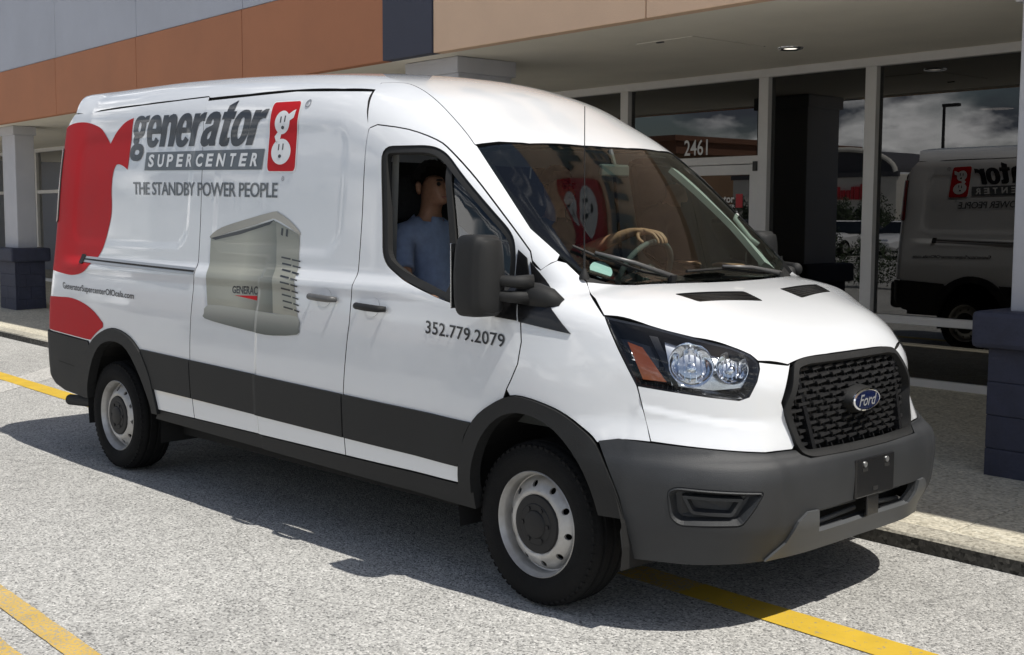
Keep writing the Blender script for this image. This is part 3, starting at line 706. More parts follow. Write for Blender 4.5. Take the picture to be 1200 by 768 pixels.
def side_body(s):
    """one flank: doors, quarter panel, fender, pillar with their own trim"""
    vis = s > 0
    # front door
    out = SEAM_D[:5]+DOOR_TOP+DOOR_FRONT+[p for p in reversed(FLF_OUT) if p[0] < -.115 and p[1] > .465]+[(-.404, .46)]
    d = panel('front_door', CS, out, 'white', VAN, [WIN], side=s)
    panel('window_seal', CS, WIN, 'rubber', d, [inset(WIN, .03)], step=.03, off=-.006, gap=0, depth=.03, side=s)
    wi = inset(WIN, .028)
    bar = [(-.700, 1.90), (-.664, 1.88), (-.515, 1.22), (-.555, 1.22)]
    panel('window_divider', CS, bar, 'rubber', d, step=.03, off=-.012, gap=0, depth=.03, side=s)
    q = [(-.672, 1.86), (-.60, 1.785), (-.262, 1.51), (-.245, 1.45), (-.245, 1.215), (-.525, 1.252)]
    panel('quarter_glass', CS, q, 'side_glass', d, step=.05, off=-.022, gap=0, depth=0, side=s)
    if not vis:
        panel('door_glass', CS, [(-1.10, 1.92), (-.80, 1.92), (-.70, 1.88), (-.55, 1.25), (-.89, 1.335), (-1.02, 1.41)], 'side_glass', d, step=.05, off=-.022, gap=0, depth=0, side=s)
    bx0, bx1 = -1.238, -.36
    b = [(bx0, band_b(bx0)), (-.408, band_b(-.41)), (-.398, .55), (-.352, .68), (-.31, band_t(-.31)), (bx0, band_t(bx0))]
    panel('side_moulding', CS, b, 'plastic', d, off=.010, depth=.012, side=s, edge=M['plastic'])
    # sliding door
    g = [(-2.815, 2.262), (-1.953, 2.258), (-1.378, 2.222)]
    out = SEAM_S[:4]+g+[p for p in reversed(SEAM_D[:5])]
    sl = panel('sliding_door', CS, out, 'white', VAN, side=s)
    b = [(-2.698, band_b(-2.70)), (-1.242, band_b(-1.242)), (-1.242, band_t(-1.242)), (-2.703, band_t(-2.70))]
    panel('side_moulding', CS, b, 'plastic', sl, off=.010, depth=.012, side=s, edge=M['plastic'])
    # rear quarter
    arch = [p for p in FLR_OUT if p[1] > .465]
    out = SEAM_S[::-1]+[(-2.70, .46), (-3.122, .46)]+[p for p in reversed(arch) if p[0] > -4.0]+[(-4.02, .80), (-4.74, .825), (-4.745, 1.6), (-4.725, 1.92), (-4.69, 2.10), (-4.64, 2.21), (-4.56, 2.283)]
    rq = panel('rear_quarter_panel', CS, out, 'white', VAN, side=s)
    b = [(-3.155, band_b(-3.15)-.002), (-2.701, band_b(-2.70)), (-2.706, band_t(-2.70)), (-3.29, band_t(-3.29)), (-3.20, .69)]
    panel('side_moulding', CS, b, 'plastic', rq, off=.010, depth=.012, side=s, edge=M['plastic'])
    # slide rail let into the quarter panel
    panel('slide_rail', CS, [(-4.20, 1.304), (-2.712, 1.274), (-2.712, 1.314), (-4.20, 1.342)], 'alu', rq, off=.006, gap=0, depth=.01, side=s, edge=M['alu'])
    panel('rail_slot', CS, [(-4.19, 1.318), (-2.712, 1.290), (-2.712, 1.300), (-4.19, 1.328)], 'gap_shade', rq, off=.0075, gap=0, depth=0, side=s)
    panel('rail_cap', CS, rpoly([(-4.235, 1.296), (-4.175, 1.294), (-4.175, 1.352), (-4.235, 1.354)], .015), 'plastic', rq, off=.011, gap=0, depth=.012, side=s)
    # arch trims
    panel('wheel_arch_trim', CS, FLF_OUT+FLF_IN[::-1], 'plastic', VAN, step=.03, off=.014, gap=.001, depth=.06, side=s, edge=M['plastic'])
    panel('wheel_arch_trim', CS, FLR_OUT+FLR_IN[::-1], 'plastic', VAN, step=.03, off=.014, gap=.001, depth=.06, side=s, edge=M['plastic'])
    # sill
    panel('sill', CS, [(-3.19, .395), (-.33, .352), (-.33, .455), (-3.13, .458)], 'plastic', VAN, off=-.006, depth=.05, side=s, edge=M['plastic'])
    # pillar and cab side, up to the roof crease
    tp = to3(CS, DOOR_TOP+[(-.14, 1.425)])
    pl3 = [(-1.244, -.884, 2.03), (-1.368, -.757, 2.228), *[(x, y, 0) for x, y in CREASE[:0]], *[tuple(q) for q in to3(CT, CREASE)], (-.631, -.73, 1.937),
           (-.42, -.772, 1.76), (-.206, -.81, 1.573), (-.054, -.779, 1.457), (-.046, -.805, 1.433), (-.091, -.86, 1.394)]+[tuple(p) for p in tp[::-1]]
    panel('cab_pillar', CD, pl3, 'white', VAN, three=True, step=.03, side=s)
    # fender
    fd = [tuple(p) for p in to3(CS, DOOR_FRONT)]
    ar = [tuple(p) for p in to3(CS, [p for p in FLF_OUT if p[0] > -.11 and p[0] < .35])]
    f3 = [(-.091, -.86, 1.394), (-.14, -.872, 1.425)]+fd[1:]+ar+[(.45, -.945, .762), (.546, -.892, .755), (.467, -.884, .964), (.38, -.883, 1.09), (.296, -.88, 1.22), (.289, -.881, 1.223), (.147, -.803, 1.297), (.076, -.751, 1.343), (-.02, -.765, 1.415), (-.046, -.805, 1.433)]
    fe = panel('fender', CF, f3, 'white', VAN, three=True, step=.03, side=s)
    # black corner piece between window and fender that carries the mirror
    ds = [(-.215, 1.475), (-.163, 1.44), (-.118, 1.30), (-.088, 1.183), (-.215, 1.192)]
    panel('mirror_base', CS, ds, 'gloss_black', d, step=.03, off=.006, gap=.002, depth=.02, side=s)
    panel('sail_panel', CS, [(-.147, 1.427), (-.112, 1.30), (-.080, 1.180), (.187, 1.146)], 'gloss_black', fe, step=.03, off=.006, gap=.002, depth=.015, side=s)
    # nose between lamp, bumper and grille
    n3 = [(.467, -.884, .964), (.546, -.892, .755), (.70, -.775, .738), (.814, -.671, .724), (.86, -.586, .716), (.889, -.452, .716), (.892, -.440, .730), (.858, -.484, .899), (.83, -.392, 1.046), (.834, -.411, 1.037), (.783, -.539, 1.056),
          (.80, -.553, 1.03), (.806, -.578, .985), (.794, -.610, .927), (.771, -.641, .915), (.694, -.731, .929)]
    panel('nose_panel', CN, n3, 'white', VAN, three=True, step=.014, side=s)
    # headlamp
    HL = to2(CN, [(.296, -.88, 1.22), (.444, -.791, 1.187), (.591, -.694, 1.144), (.703, -.602, 1.11), (.757, -.553, 1.081), (.783, -.541, 1.055), (.797, -.552, 1.02), (.803, -.576, .985), (.792, -.608, .927), (.771, -.639, .915), (.694, -.729, .929), (.58, -.81, .945), (.467, -.884, .964), (.38, -.883, 1.09)])
    hl = loft('headlight', CN, [HL, inset(HL, .006), inset(HL, .012), inset(HL, .03)], [0.0, -.004, -.02, -.085], 'lamp_bowl', VAN, s, True)
    panel('lamp_plate', CN, to2(CN, [(.555, -.815, 1.135), (.70, -.625, 1.085), (.765, -.570, 1.035), (.775, -.598, .955), (.70, -.70, .945), (.575, -.80, .962)]), 'lamp_chrome', hl, step=.02, off=-.044, gap=0, depth=.01, side=s)
    panel('lamp_lens', CN, inset(HL, .002), 'lens', hl, step=.02, off=.001, gap=.002, depth=0, side=s)
    panel('turn_lens', CN, to2(CN, [(.405, -.868, 1.125), (.462, -.845, 1.105), (.566, -.822, .978), (.484, -.866, .985)]), 'amber', hl, step=.02, off=-.022, gap=0, depth=.02, side=s)
    for cx, cz, rad, dep in ((.628, 1.050, .088, -.050), (.742, 1.040, .066, -.045)):
        i = np.abs(np.array([q[0] for q in smooth([(.566, -.805), (.622, -.761), (.673, -.711), (.732, -.650), (.765, -.597)], 6)])-cx).argmin()
        cy = smooth([(.566, -.805), (.622, -.761), (.673, -.711), (.732, -.650), (.765, -.597)], 6)[i][1]
        c2 = to2(CN, (cx, cy, cz))[0]
        ring = lambda r: [(c2[0]+r*math.cos(2*math.pi*k/40), c2[1]+r*math.sin(2*math.pi*k/40)) for k in range(40)]
        rf = loft('reflector', CN, [ring(rad), ring(rad*.93), ring(rad*.80), ring(rad*.5), ring(rad*.22)], [-.016, -.020, -.040, dep-.01, dep-.02], 'chrome', hl, s, True, True)
        loft('bulb_shield', CN, [ring(rad*.24), ring(rad*.22), ring(rad*.10)], [-.05, -.026, -.022], 'chrome', rf, s, True, True)
        for q_ in range(-3, 4):
            xx = q_*rad*.25; hh = (max(0, (rad*.86)**2-xx*xx))**.5
            panel('flute', CN, [(c2[0]+xx-.0015, c2[1]-hh), (c2[0]+xx+.0015, c2[1]-hh), (c2[0]+xx+.0015, c2[1]+hh), (c2[0]+xx-.0015, c2[1]+hh)], 'chrome', rf, step=.05, off=-.036, gap=0, depth=.012, side=s, edge=M['chrome'])
    panel('lamp_divider', CN, to2(CN, [(.50, -.845, 1.15), (.53, -.828, 1.145), (.60, -.79, .955), (.585, -.80, .955)]), 'gloss_black', hl, step=.02, off=-.02, gap=0, depth=.02, side=s)
    # door handles
    for par, x0, x1, z, mt in ((sl, -1.535, -1.315, 1.213, 'plastic'), (d, -1.150, -.930, 1.188, 'plastic')):
        c2 = [((x0+x1)/2+.055*math.cos(2*math.pi*k/28), z+.045*math.sin(2*math.pi*k/28)) for k in range(28)]
        panel('handle_cup', CS, c2, 'white', par, step=.03, off=.0015, gap=0, depth=.004, side=s)
        p = to3(CS, [(x0, z+.004), (x0+.03, z+.003), ((x0+x1)/2, z), (x1-.03, z-.003), (x1, z-.004)])
        outs = [.010, .036, .042, .036, .010]
        pts = [(q[0], (q[1]-o_)*s, q[2]) for q, o_ in zip(p, outs)]
        hm = MB(); hm.tube(pts, [.013, .016, .017, .016, .013], 10)
        hm.build('door_handle', M[mt] if par is d else pbr('grey handle', (.09, .09, .09), .4), par, True)
    return d, sl, rq, fe
R_DOOR, R_SLIDE, R_QUARTER, R_FENDER = side_body(1)
L_DOOR, L_SLIDE, L_QUARTER, L_FENDER = side_body(-1)
sym = lambda pts: list(pts)+[(x, -y) for x, y in reversed(pts) if abs(y) > 1e-6]
# roof
rf = [(-4.70, 0), (-4.69, -.5), (-4.655, -.66), (-4.60, -.735)]+[(float(q[0]), float(q[1])) for q in to3(CS, [(-4.55, 2.287), (-4.2, 2.289), (-3.6, 2.289), (-3.2, 2.289), (-2.83, 2.289), (-2.80, 2.277), (-2.4, 2.272), (-1.953, 2.267), (-1.6, 2.248), (-1.372, 2.230)])]+CREASE+[(-.552, -.467), (-.503, -.159), (-.495, 0)]
panel('roof', CT, sym(rf[1:-1]+[rf[-1]])+[(-4.70, 0)], 'white', VAN, step=.04, gap=.0004)
# bonnet with two intake openings
VENT = [(.361, -.526), (.422, -.136), (.526, -.147), (.455, -.491)]
mir = lambda q: [(x, -y) for x, y in q]
hd = [(.076, -.751), (.12, -.66), (.191, -.571), (.240, -.40), (.270, -.20), (.280, 0)]
front = [(.147, -.803), (.289, -.881), (.444, -.791), (.591, -.694), (.703, -.602), (.757, -.553), (.783, -.539), (.834, -.411), (.836, -.303), (.842, -.15), (.843, 0)]
out = hd[:-1]+[(.280, 0)]+[(x, -y) for x, y in reversed(hd[:-1])]+[(x, -y) for x, y in front[:-1]]+[(.843, 0)]+front[:-1][::-1]
HOOD = panel('bonnet', CT, out, 'white', VAN, [rpoly(VENT, .012), rpoly(mir(VENT), .012)], step=.028)
for V_ in (VENT, mir(VENT)):
    hv = panel('bonnet_vent', CT, rpoly(VENT, .012) if V_ is VENT else rpoly(mir(VENT), .012), 'plastic', HOOD, off=-.006, gap=.001, depth=.02, edge=M['plastic'])
    a, b, c, d_ = [np.array(q) for q in V_]; mb = MB()
    for i in range(1, 6):
        t = i/6; p, q = a*(1-t)+d_*t, b*(1-t)+c*t; w_ = np.array((.0035, 0))
        P = to3(CT, [p-w_, p+w_, q+w_, q-w_], -.001); mb.add(np.concatenate([P, P-np.array((0, 0, .01))]), [(0, 1, 2, 3), (0, 4, 5, 1), (1, 5, 6, 2), (2, 6, 7, 3), (3, 7, 4, 0)])
    mb.build('vent_slats', M['gloss_black'], hv)
# windscreen, printed border, cowl
wt = [(-.631, -.722), (-.552, -.467), (-.505, -.20), (-.493, 0)]
ws_side = [(-.42, -.768), (-.206, -.806), (-.054, -.777), (.03, -.748)]
wb = [(.085, -.64), (.155, -.50), (.20, -.28), (.215, 0)]
half = ws_side[::-1]+wt
WS = [wb[0]]+half[:-1]+[wt[-1]]+[(x, -y) for x, y in reversed(half[:-1])]+[(x, -y) for x, y in wb[:-1]]+[wb[-1]]+wb[:-1][::-1][:-1]
wsp = panel('windscreen', CT, WS, 'ws', VAN, step=.04, off=-.003, gap=.004, depth=0)
hole = [(x, y) for x, y in inset(WS, .030)]
hole = [(min(x, .17), y) for x, y in hole]
panel('glass_border', CT, WS, 'frit', wsp, [hole], step=.03, off=-.008, gap=.004, depth=.0)
cw = [(.03, -.752), (.085, -.64), (.155, -.50), (.20, -.28), (.215, 0)]
cowl = [(x, y) for x, y in cw]+[(x, -y) for x, y in reversed(cw[:-1])]+[(x+.01, -y) for x, y in hd[:-1]]+[(.29, 0)]+[(x+.01, y) for x, y in hd[:-1]][::-1]
panel('cowl', CT, cowl, 'plastic', VAN, step=.03, off=-.016, gap=0, depth=.03, edge=M['plastic'])
# wipers lie on the glass
for pts, spin in (([(-.060, -.70, 1.455), (-.003, -.63, 1.438), (.041, -.54, 1.408), (.099, -.43, 1.363), (.165, -.33, 1.34)], 0), ([(.125, -.16, 1.35), (.12, .10, 1.36), (.16, .28, 1.345), (.20, .43, 1.33)], 1)):
    P = to3(CT, [(x, y) for x, y, z in pts]); N = grad(P)
    bl = MB(); bl.tube([tuple(q) for q in P+N*.012], .007, 6); wbl = bl.build('wiper_blade', M['rubber'], VAN)
    MB().tube([tuple(P[1]+N[1]*.026), tuple((P[1]+P[-1])/2+N[1]*.034), tuple(P[-1]+N[-1]*.022+np.array((.02, 0, -.01)))], [.007, .009, .013], 8).build('wiper_arm', pbr('satin wiper arm', (.10, .10, .10), .32), wbl, True)
    MB().tube([tuple(P[-1]+N[-1]*.03+np.array((.02, 0, -.01))), tuple(P[-1]-N[-1]*.02+np.array((.02, 0, -.01)))], .02, 10).build('wiper_pivot', M['rubber'], wbl)
st = to3(CT, [(.042+.035*math.cos(k*.314), -.625+.06*math.sin(k*.314)) for k in range(20)], -.0095)
mk('window_sticker', st, [tuple(range(20))], M['sticker'], wsp)
# aerial on the right hand wing top
an = MB(); an.lathe([(0, .021), (.012, .021), (.03, .013), (.045, .008)], 16, 0, 'z', (.063, -.752, 1.352)); ao = an.build('aerial_base', M['rubber'], VAN, True)
MB().tube([(.063, -.752, 1.39), (.058, -.752, 2.06)], [.0028, .0018], 6).tube([(.063, -.752, 1.39), (.0625, -.752, 1.46)], .005, 8).build('aerial_mast', M['rubber'], ao)
# bumper, one piece across the nose
b3 = [(.985, .01, .684), (.95, 0, .6845), (.946, -.107, .684), (.93, -.393, .684), (.91, -.425, .697), (.895, -.440, .714), (.889, -.452, .716), (.86, -.586, .716), (.814, -.671, .724), (.70, -.778, .738), (.547, -.893, .752), (.43, -.945, .760), (.352, -.975, .745), (.418, -.986, .640), (.463, -.975, .54), (.485, -.971, .455), (.45, -.955, .40), (.44, -.926, .293), (.69, -.797, .287), (.848, -.567, .292), (.9, -.239, .305), (.965, .01, .308), (.975, .01, .393), (.933, -.33, .387), (.958, -.372, .482), (.968, 0, .4875), (1.01, .01, .488)]
FOG = rpoly([(.664, .606), (.908-.0, .584), (.888, .523), (.854, .449), (.676, .446), (.64, .50)], .03)
fog3 = [(.640, -.910, .585), (.672, -.895, .605), (.906, -.652, .586), (.886, -.681, .522), (.853, -.719, .452), (.676, -.876, .449), (.645, -.898, .48)]
fog2d = rpoly(to2(CN, fog3), .022)
def flat_mid(P, N):
    P = P.copy(); P[:, 1] = np.where(P[:, 1] > -.004, 0, P[:, 1]); return P
bo = to2(CN, b3); 
BUMP = panel('front_bumper', CN, bo, 'bumper', VAN, [fog2d], step=.03, off=.008, gap=0, depth=.03, both=True, shape=flat_mid, edge=M['bumper'])
ins3 = [(.848, -.567, .292), (.893, -.496, .361), (.938, -.478, .450), (.950, -.432, .484), (.959, -.372, .484), (.936, -.335, .387), (.975, .01, .393), (.965, .01, .306), (.9, -.239, .303)]
panel('bumper_insert', CN, to2(CN, ins3), 'bumper_light', BUMP, step=.03, off=.016, gap=0, depth=.02, both=True, shape=flat_mid, edge=M['bumper_light'])
MB().box(.70, .84, -.45, .45, .34, .56).build('intake_back', M['under'], BUMP)
for s in (1, -1):
    MB().tube([(.905, -.33*s, .405), (.925, -.05*s, .430)], .011, 8).tube([(.90, -.35*s, .455), (.925, -.05*s, .462)], .009, 8).build('intake_bar', M['bumper_light'], BUMP, True)
    rim = loft('fog_surround', CN, [fog2d, inset(fog2d, .009), inset(fog2d, .028)], [.006, .013, -.030], 'bumper', BUMP, s, True)
    f2 = rpoly(to2(CN, [(.684, -.885, .572), (.868, -.717, .561), (.834, -.75, .482), (.716, -.859, .492)]), .015)
    loft('fog_cover', CN, [f2, inset(f2, .004), inset(f2, .016), inset(f2, .022)], [-.032, -.006, -.006, -.035], 'bumper', rim, s, True)
# number plate carrier
pc = MB(); pc.box(.972, .992, -.150, .150, .487, .645, bev=.006).box(.968, .984, -.045, .045, .40, .49, bev=.004)
pco = pc.build('number_plate_carrier', M['gloss_black'], BUMP)
for y in (-.085, .085): MB().tube([(.990, y, .622), (.996, y, .622)], .012, 10).build('bolt', M['alu'], pco)
for y in (-.085, .085): MB().box(.9915, .9935, y-.02, y+.02, .592, .608).build('slot', M['gap_shade'], pco)
MB().box(.9915, .9935, -.02, .02, .505, .522).build('slot', M['gap_shade'], pco)
# grille
gh = [(0, 1.066), (-.303, 1.063), (-.372, 1.054), (-.40, 1.035), (-.478, .90), (-.484, .868), (-.445, .735), (-.42, .698), (-.389, .686), (-.107, .682), (0, .682)]
GO = rpoly(gh[1:-1]+[(-y, z) for y, z in reversed(gh[1:-1])], .02, 3)
GI = inset(GO, .028)
GR = panel('grille_frame', CX, GO, 'plastic', VAN, [GI], step=.025, off=.012, gap=.002, depth=.05, edge=M['plastic'])
GR.name = 'grille'
panel('grille_back', CX, GO, 'gap_shade', GR, step=.06, off=-.075, gap=0, depth=0)
gm = MB()
def gbar(y0, z0, y1, z1, t, f0=-.014, f1=-.040):
    d = np.array((y1-y0, z1-z0)); d = d/np.linalg.norm(d); n_ = np.array((-d[1], d[0]))*t
    q = np.array([(y0, z0)-n_, (y1, z1)-n_, (y1, z1)+n_, (y0, z0)+n_]); P = to3(CX, q); 
    A_, B_ = P+np.array((f0, 0, 0)), P+np.array((f1, 0, 0)); gm.add(np.concatenate([A_, B_]), [(0, 1, 2, 3), (0, 4, 5, 1), (1, 5, 6, 2), (2, 6, 7, 3), (3, 7, 4, 0)])
gi = np.array(GI); cwid, rhei = .080, .0262
segs = []
for r_ in range(14):
    z = .70+rhei*r_
    for c in range(-7, 8):
        y = cwid*c+(cwid/2 if r_ % 2 else 0)
        segs.append((y-cwid*.34, z-.003, y+cwid*.36, z+.003, .0050))
        segs.append((y+cwid*.36, z+.004, y+cwid*.40, z+rhei-.004, .0026, -.026)); segs.append((y-cwid*.36, z-.004, y-cwid*.40, z+rhei+.004, .0026, -.026))
for sg in segs:
    mid = np.array([((sg[0]+sg[2])/2, (sg[1]+sg[3])/2)])
    if pip(gi, mid)[0]: gbar(*sg)
gmo = gm.build('grille_mesh', M['grille_plastic'], GR); gmo['kind'] = 'stuff'
for s in (1, -1):
    gm = MB(); gbar(-.375*s, 1.04, -.335*s, .705, .011, .002, -.04); gm.build('grille_strut', M['gloss_black'], GR)
# oval badge on its pod
def oval(y, z, a, b, n_=48): return [(y+a*math.cos(2*math.pi*k/n_), z+b*math.sin(2*math.pi*k/n_)) for k in range(n_)]
def ovals(name, spec, mat, par, cap=True):
    v = []; f = []; n_ = 48
    for x, a, b in spec: v += [(x, y, z) for y, z in oval(0, .872, a, b)]
    for i in range(len(spec)-1):
        for k in range(n_): f.append((i*n_+k, i*n_+(k+1) % n_, (i+1)*n_+(k+1) % n_, (i+1)*n_+k))
    if cap: f.append(tuple((len(spec)-1)*n_+k for k in range(n_)))
    o = mk(name, v, f, M[mat], par); autosmooth(o, 50); return o
bd = ovals('badge', [(.885, .112, .060), (.920, .108, .054), (.935, .104, .048)], 'plastic', GR)
ovals('badge_rim', [(.928, .104, .047), (.942, .103, .046), (.946, .096, .040), (.944, .093, .037)], 'chrome', bd)
ovals('badge_field', [(.9445, .094, .038), (.9455, .06, .024), (.946, .02, .008)], 'blue', bd)
v, f = text_mesh('Ford', .012, .35); v = (v-(v.min(0)+v.max(0))/2)/np.ptp(v[:, 0])*.135
mk('badge_lettering', [(.9475, p[0], .872+p[1]*1.0) for p in v], f, M['badge_white'], bd)
# rear end
panel('rear_door', CR, [(-.80, .60), (-.004, .60), (-.004, 2.22), (-.62, 2.20), (-.74, 2.12), (-.80, 1.7)], 'white', VAN, step=.05, off=.004)
panel('rear_door', CR, [(.80, .60), (.004, .60), (.004, 2.22), (.62, 2.20), (.74, 2.12), (.80, 1.7)], 'white', VAN, step=.05, off=.004)
for s in (1, -1):
    hb = [(-4.80, .44), (-4.70, .425), (-4.16, .42)]
    o_ = [(-4.162, .42)]+[p for p in FLR_OUT if p[0] < -3.99 and p[1] > .43]+[(-4.02, .80), (-4.76, .825), (-4.76, .60), (-4.70, .52), (-4.60, .462), (-4.45, .432)]
    rb = panel('rear_bumper', CS, o_, 'plastic', VAN, step=.03, off=.012, side=s, edge=M['plastic'])
    panel('bumper_crease', CS, [(-4.50, .628), (-4.24, .615), (-4.24, .621), (-4.50, .634)], 'gap_shade', rb, step=.04, off=.013, gap=0, depth=0, side=s)
    tl = [(-4.745, 1.55), (-4.66, 1.56), (-4.66, 2.06), (-4.735, 2.06)]
    panel('tail_lamp', CS, rpoly(tl, .02), 'tail', VAN, step=.02, off=.010, side=s, depth=.03)
MB().box(-4.90, -4.74, -.86, .86, .46, .80, bev=.05).build('rear_bumper', M['plastic'], VAN)
ex = MB(); ex.tube([(-3.9, -.80, .33), (-4.35, -.82, .345), (-4.72, -.84, .325)], [.035, .037, .038], 16, cap=False).tube([(-3.9, -.80, .33), (-4.35, -.82, .345), (-4.72, -.84, .325)], [.030, .032, .033], 16, cap=False)
ex.build('exhaust_pipe', M['rubber'], VAN, True)
# dark structure inside the skin
ub = MB(); ub.box(-4.6, -.55, -.90, .90, .40, .47).box(-.55, .55, -.58, .58, .30, .60).box(.45, .62, -.68, .68, .33, .60).box(-3.15, -.55, -.84, .84, .29, .41).box(-2.6, -1.0, -.5, .5, .24, .30)  # broad low slab added to deepen the shade under the van
ub.box(-4.2, -3.2, -.60, .60, .30, .47).box(-3.9, -3.6, -.62, .62, .25, .42)
ub.build('underbody', M['under'], VAN)
for xc, rad in ((0.02, .475), (-3.625, .49)):
    for s in (1, -1):
        mb = MB(); n_ = 18; v = []; f = []
        for k in range(n_+1):
            t = math.radians(-12+204*k/n_)
            for y in (-.99, -.55): v.append((xc+rad*math.cos(t), y*s, .355+rad*math.sin(t)))
        f = [(2*k, 2*k+1, 2*k+3, 2*k+2) for k in range(n_)]; f.append(tuple(2*k+1 for k in range(n_+1)))
        mb.add(v, f); mb.build('wheel_well', M['under'], VAN, fix=False)
MB().box(-1.80, -1.76, -.86, .86, .47, 1.90).build('bulkhead', M['interior'], VAN)
MB().box(-1.76, -.56, -.86, .86, .60, .72).build('cabin_floor', M['interior'], VAN)
panel('headliner', CT, [(-1.74, -.66), (-1.3, -.58), (-.90, -.62), (-.70, -.67), (-.60, -.45), (-.56, 0), (-.60, .45), (-.70, .67), (-.90, .62), (-1.3, .58), (-1.74, .66)], 'liner', VAN, step=.08, off=-.045, gap=0, depth=0)
# wheels
TY = [(-.098, .212), (-.112, .245), (-.1175, .285), (-.110, .318), (-.094, .334), (-.072, .3425), (-.064, .343), (-.060, .335), (-.050, .335), (-.046, .3445), (-.008, .345), (-.004, .336), (.006, .336), (.010, .345), (.044, .3445), (.048, .335), (.058, .335), (.062, .343), (.072, .3425), (.086, .337), (.100, .324), (.112, .304), (.1175, .283), (.1165, .272), (.1175, .268), (.112, .245), (.104, .226), (.098, .222)]
def rim_mesh():
    a, ring = [], lambda r, n_=60: [(r*math.cos(2*math.pi*k/n_), r*math.sin(2*math.pi*k/n_)) for k in range(n_)]
    holes = [[(.166*math.cos(2*math.pi*(j+.25)/10)+.0135*math.cos(2*math.pi*k/14), .166*math.sin(2*math.pi*(j+.25)/10)+.0135*math.sin(2*math.pi*k/14)) for k in range(14)] for j in range(10)]
    V, T = triangulate(ring(.192), [ring(.118)]+holes, .012)
    r = np.hypot(*V.T); ax = np.interp(r, [.118, .128, .140, .150, .166, .182, .188, .192], [.086, .094, .094, .088, .076, .064, .056, .046])
    v = np.stack([V[:, 0], ax, V[:, 1]], -1); f = [tuple(t) for t in T]; b = len(v)
    be = edges_of(T); extra = []; ff = []
    ids = {}
    for p_, q_ in be:
        if min(r[p_], r[q_]) > .13 and max(r[p_], r[q_]) < .19:
            for i in (p_, q_):
                if i not in ids: ids[i] = b+len(extra); extra.append(v[i]-np.array((0, .010, 0)))
            ff.append((q_, p_, ids[p_], ids[q_]))
    m = MB(); m.add(list(v)+extra, f+ff)
    m.lathe([(.046, .192), (.038, .198), (.040, .203), (.070, .205), (.084, .208), (.092, .2145), (.100, .2165), (.104, .2195), (.101, .2225), (.094, .222)], 60)
    return m
WHEEL_SRC = {}
def wheel(xc, s):
    yc = -.867
    def place(o): 
        o.matrix_world = Matrix.Translation((xc, s*yc, .345)) @ (Matrix.Rotation(math.pi, 4, 'Z') if s > 0 else Matrix.Identity(4)); return o
    if not WHEEL_SRC:
        w_ = rim_mesh().build('wheel', M['rim']); autosmooth(w_, 32)
        t = MB(); t.lathe(TY, 96)
        for k in range(60):
            for a0, a1, r0, r1, ph in ((.074, .104, .3345, .3255, 0), (-.104, -.074, .3255, .3345, .5)):
                t0 = 2*math.pi*(k+ph)/60; q = []
                for dr in (-.006, .0040):
                    for a_, r_ in ((a0, r0), (a1, r1)):
                        for dt in (-.030, .030): q.append(((r_+dr)*math.cos(t0+dt), a_, (r_+dr)*math.sin(t0+dt)))
                t.add(q, [(4, 5, 7, 6), (0, 4, 6, 2), (1, 3, 7, 5), (0, 1, 5, 4), (2, 6, 7, 3)])
        to = t.build('tyre', M['tyre'], w_); autosmooth(to, 30)
        c = MB(); c.lathe([(.078, .120), (.090, .1235), (.098, .119), (.101, .105), (.100, .088), (.103, .084), (.103, .060), (.108, .056), (.112, .045), (.112, .001)], 40)
        for k in range(6):
            t_ = 2*math.pi*k/6; c.tube([(.072*math.cos(t_), .100, .072*math.sin(t_)), (.072*math.cos(t_), .108, .072*math.sin(t_))], .010, 6)
        co = c.build('hub_cap', M['hub'], w_); autosmooth(co, 30)
        b = MB(); b.lathe([(-.09, .19), (-.09, .001)], 40).lathe([(-.02, .155), (-.02, .01), (.03, .01)], 40); b.build('brake_drum', M['under'], w_)
        WHEEL_SRC['w'] = w_; w_.parent = VAN; place(w_); return
    r = WHEEL_SRC['w'].copy(); COL.objects.link(r); r.parent = VAN; place(r)
    for ch in WHEEL_SRC['w'].children:
        c = ch.copy(); COL.objects.link(c); c.parent = r
wheel(0, 1); wheel(-3.75, 1); wheel(0, -1); wheel(-3.75, -1)
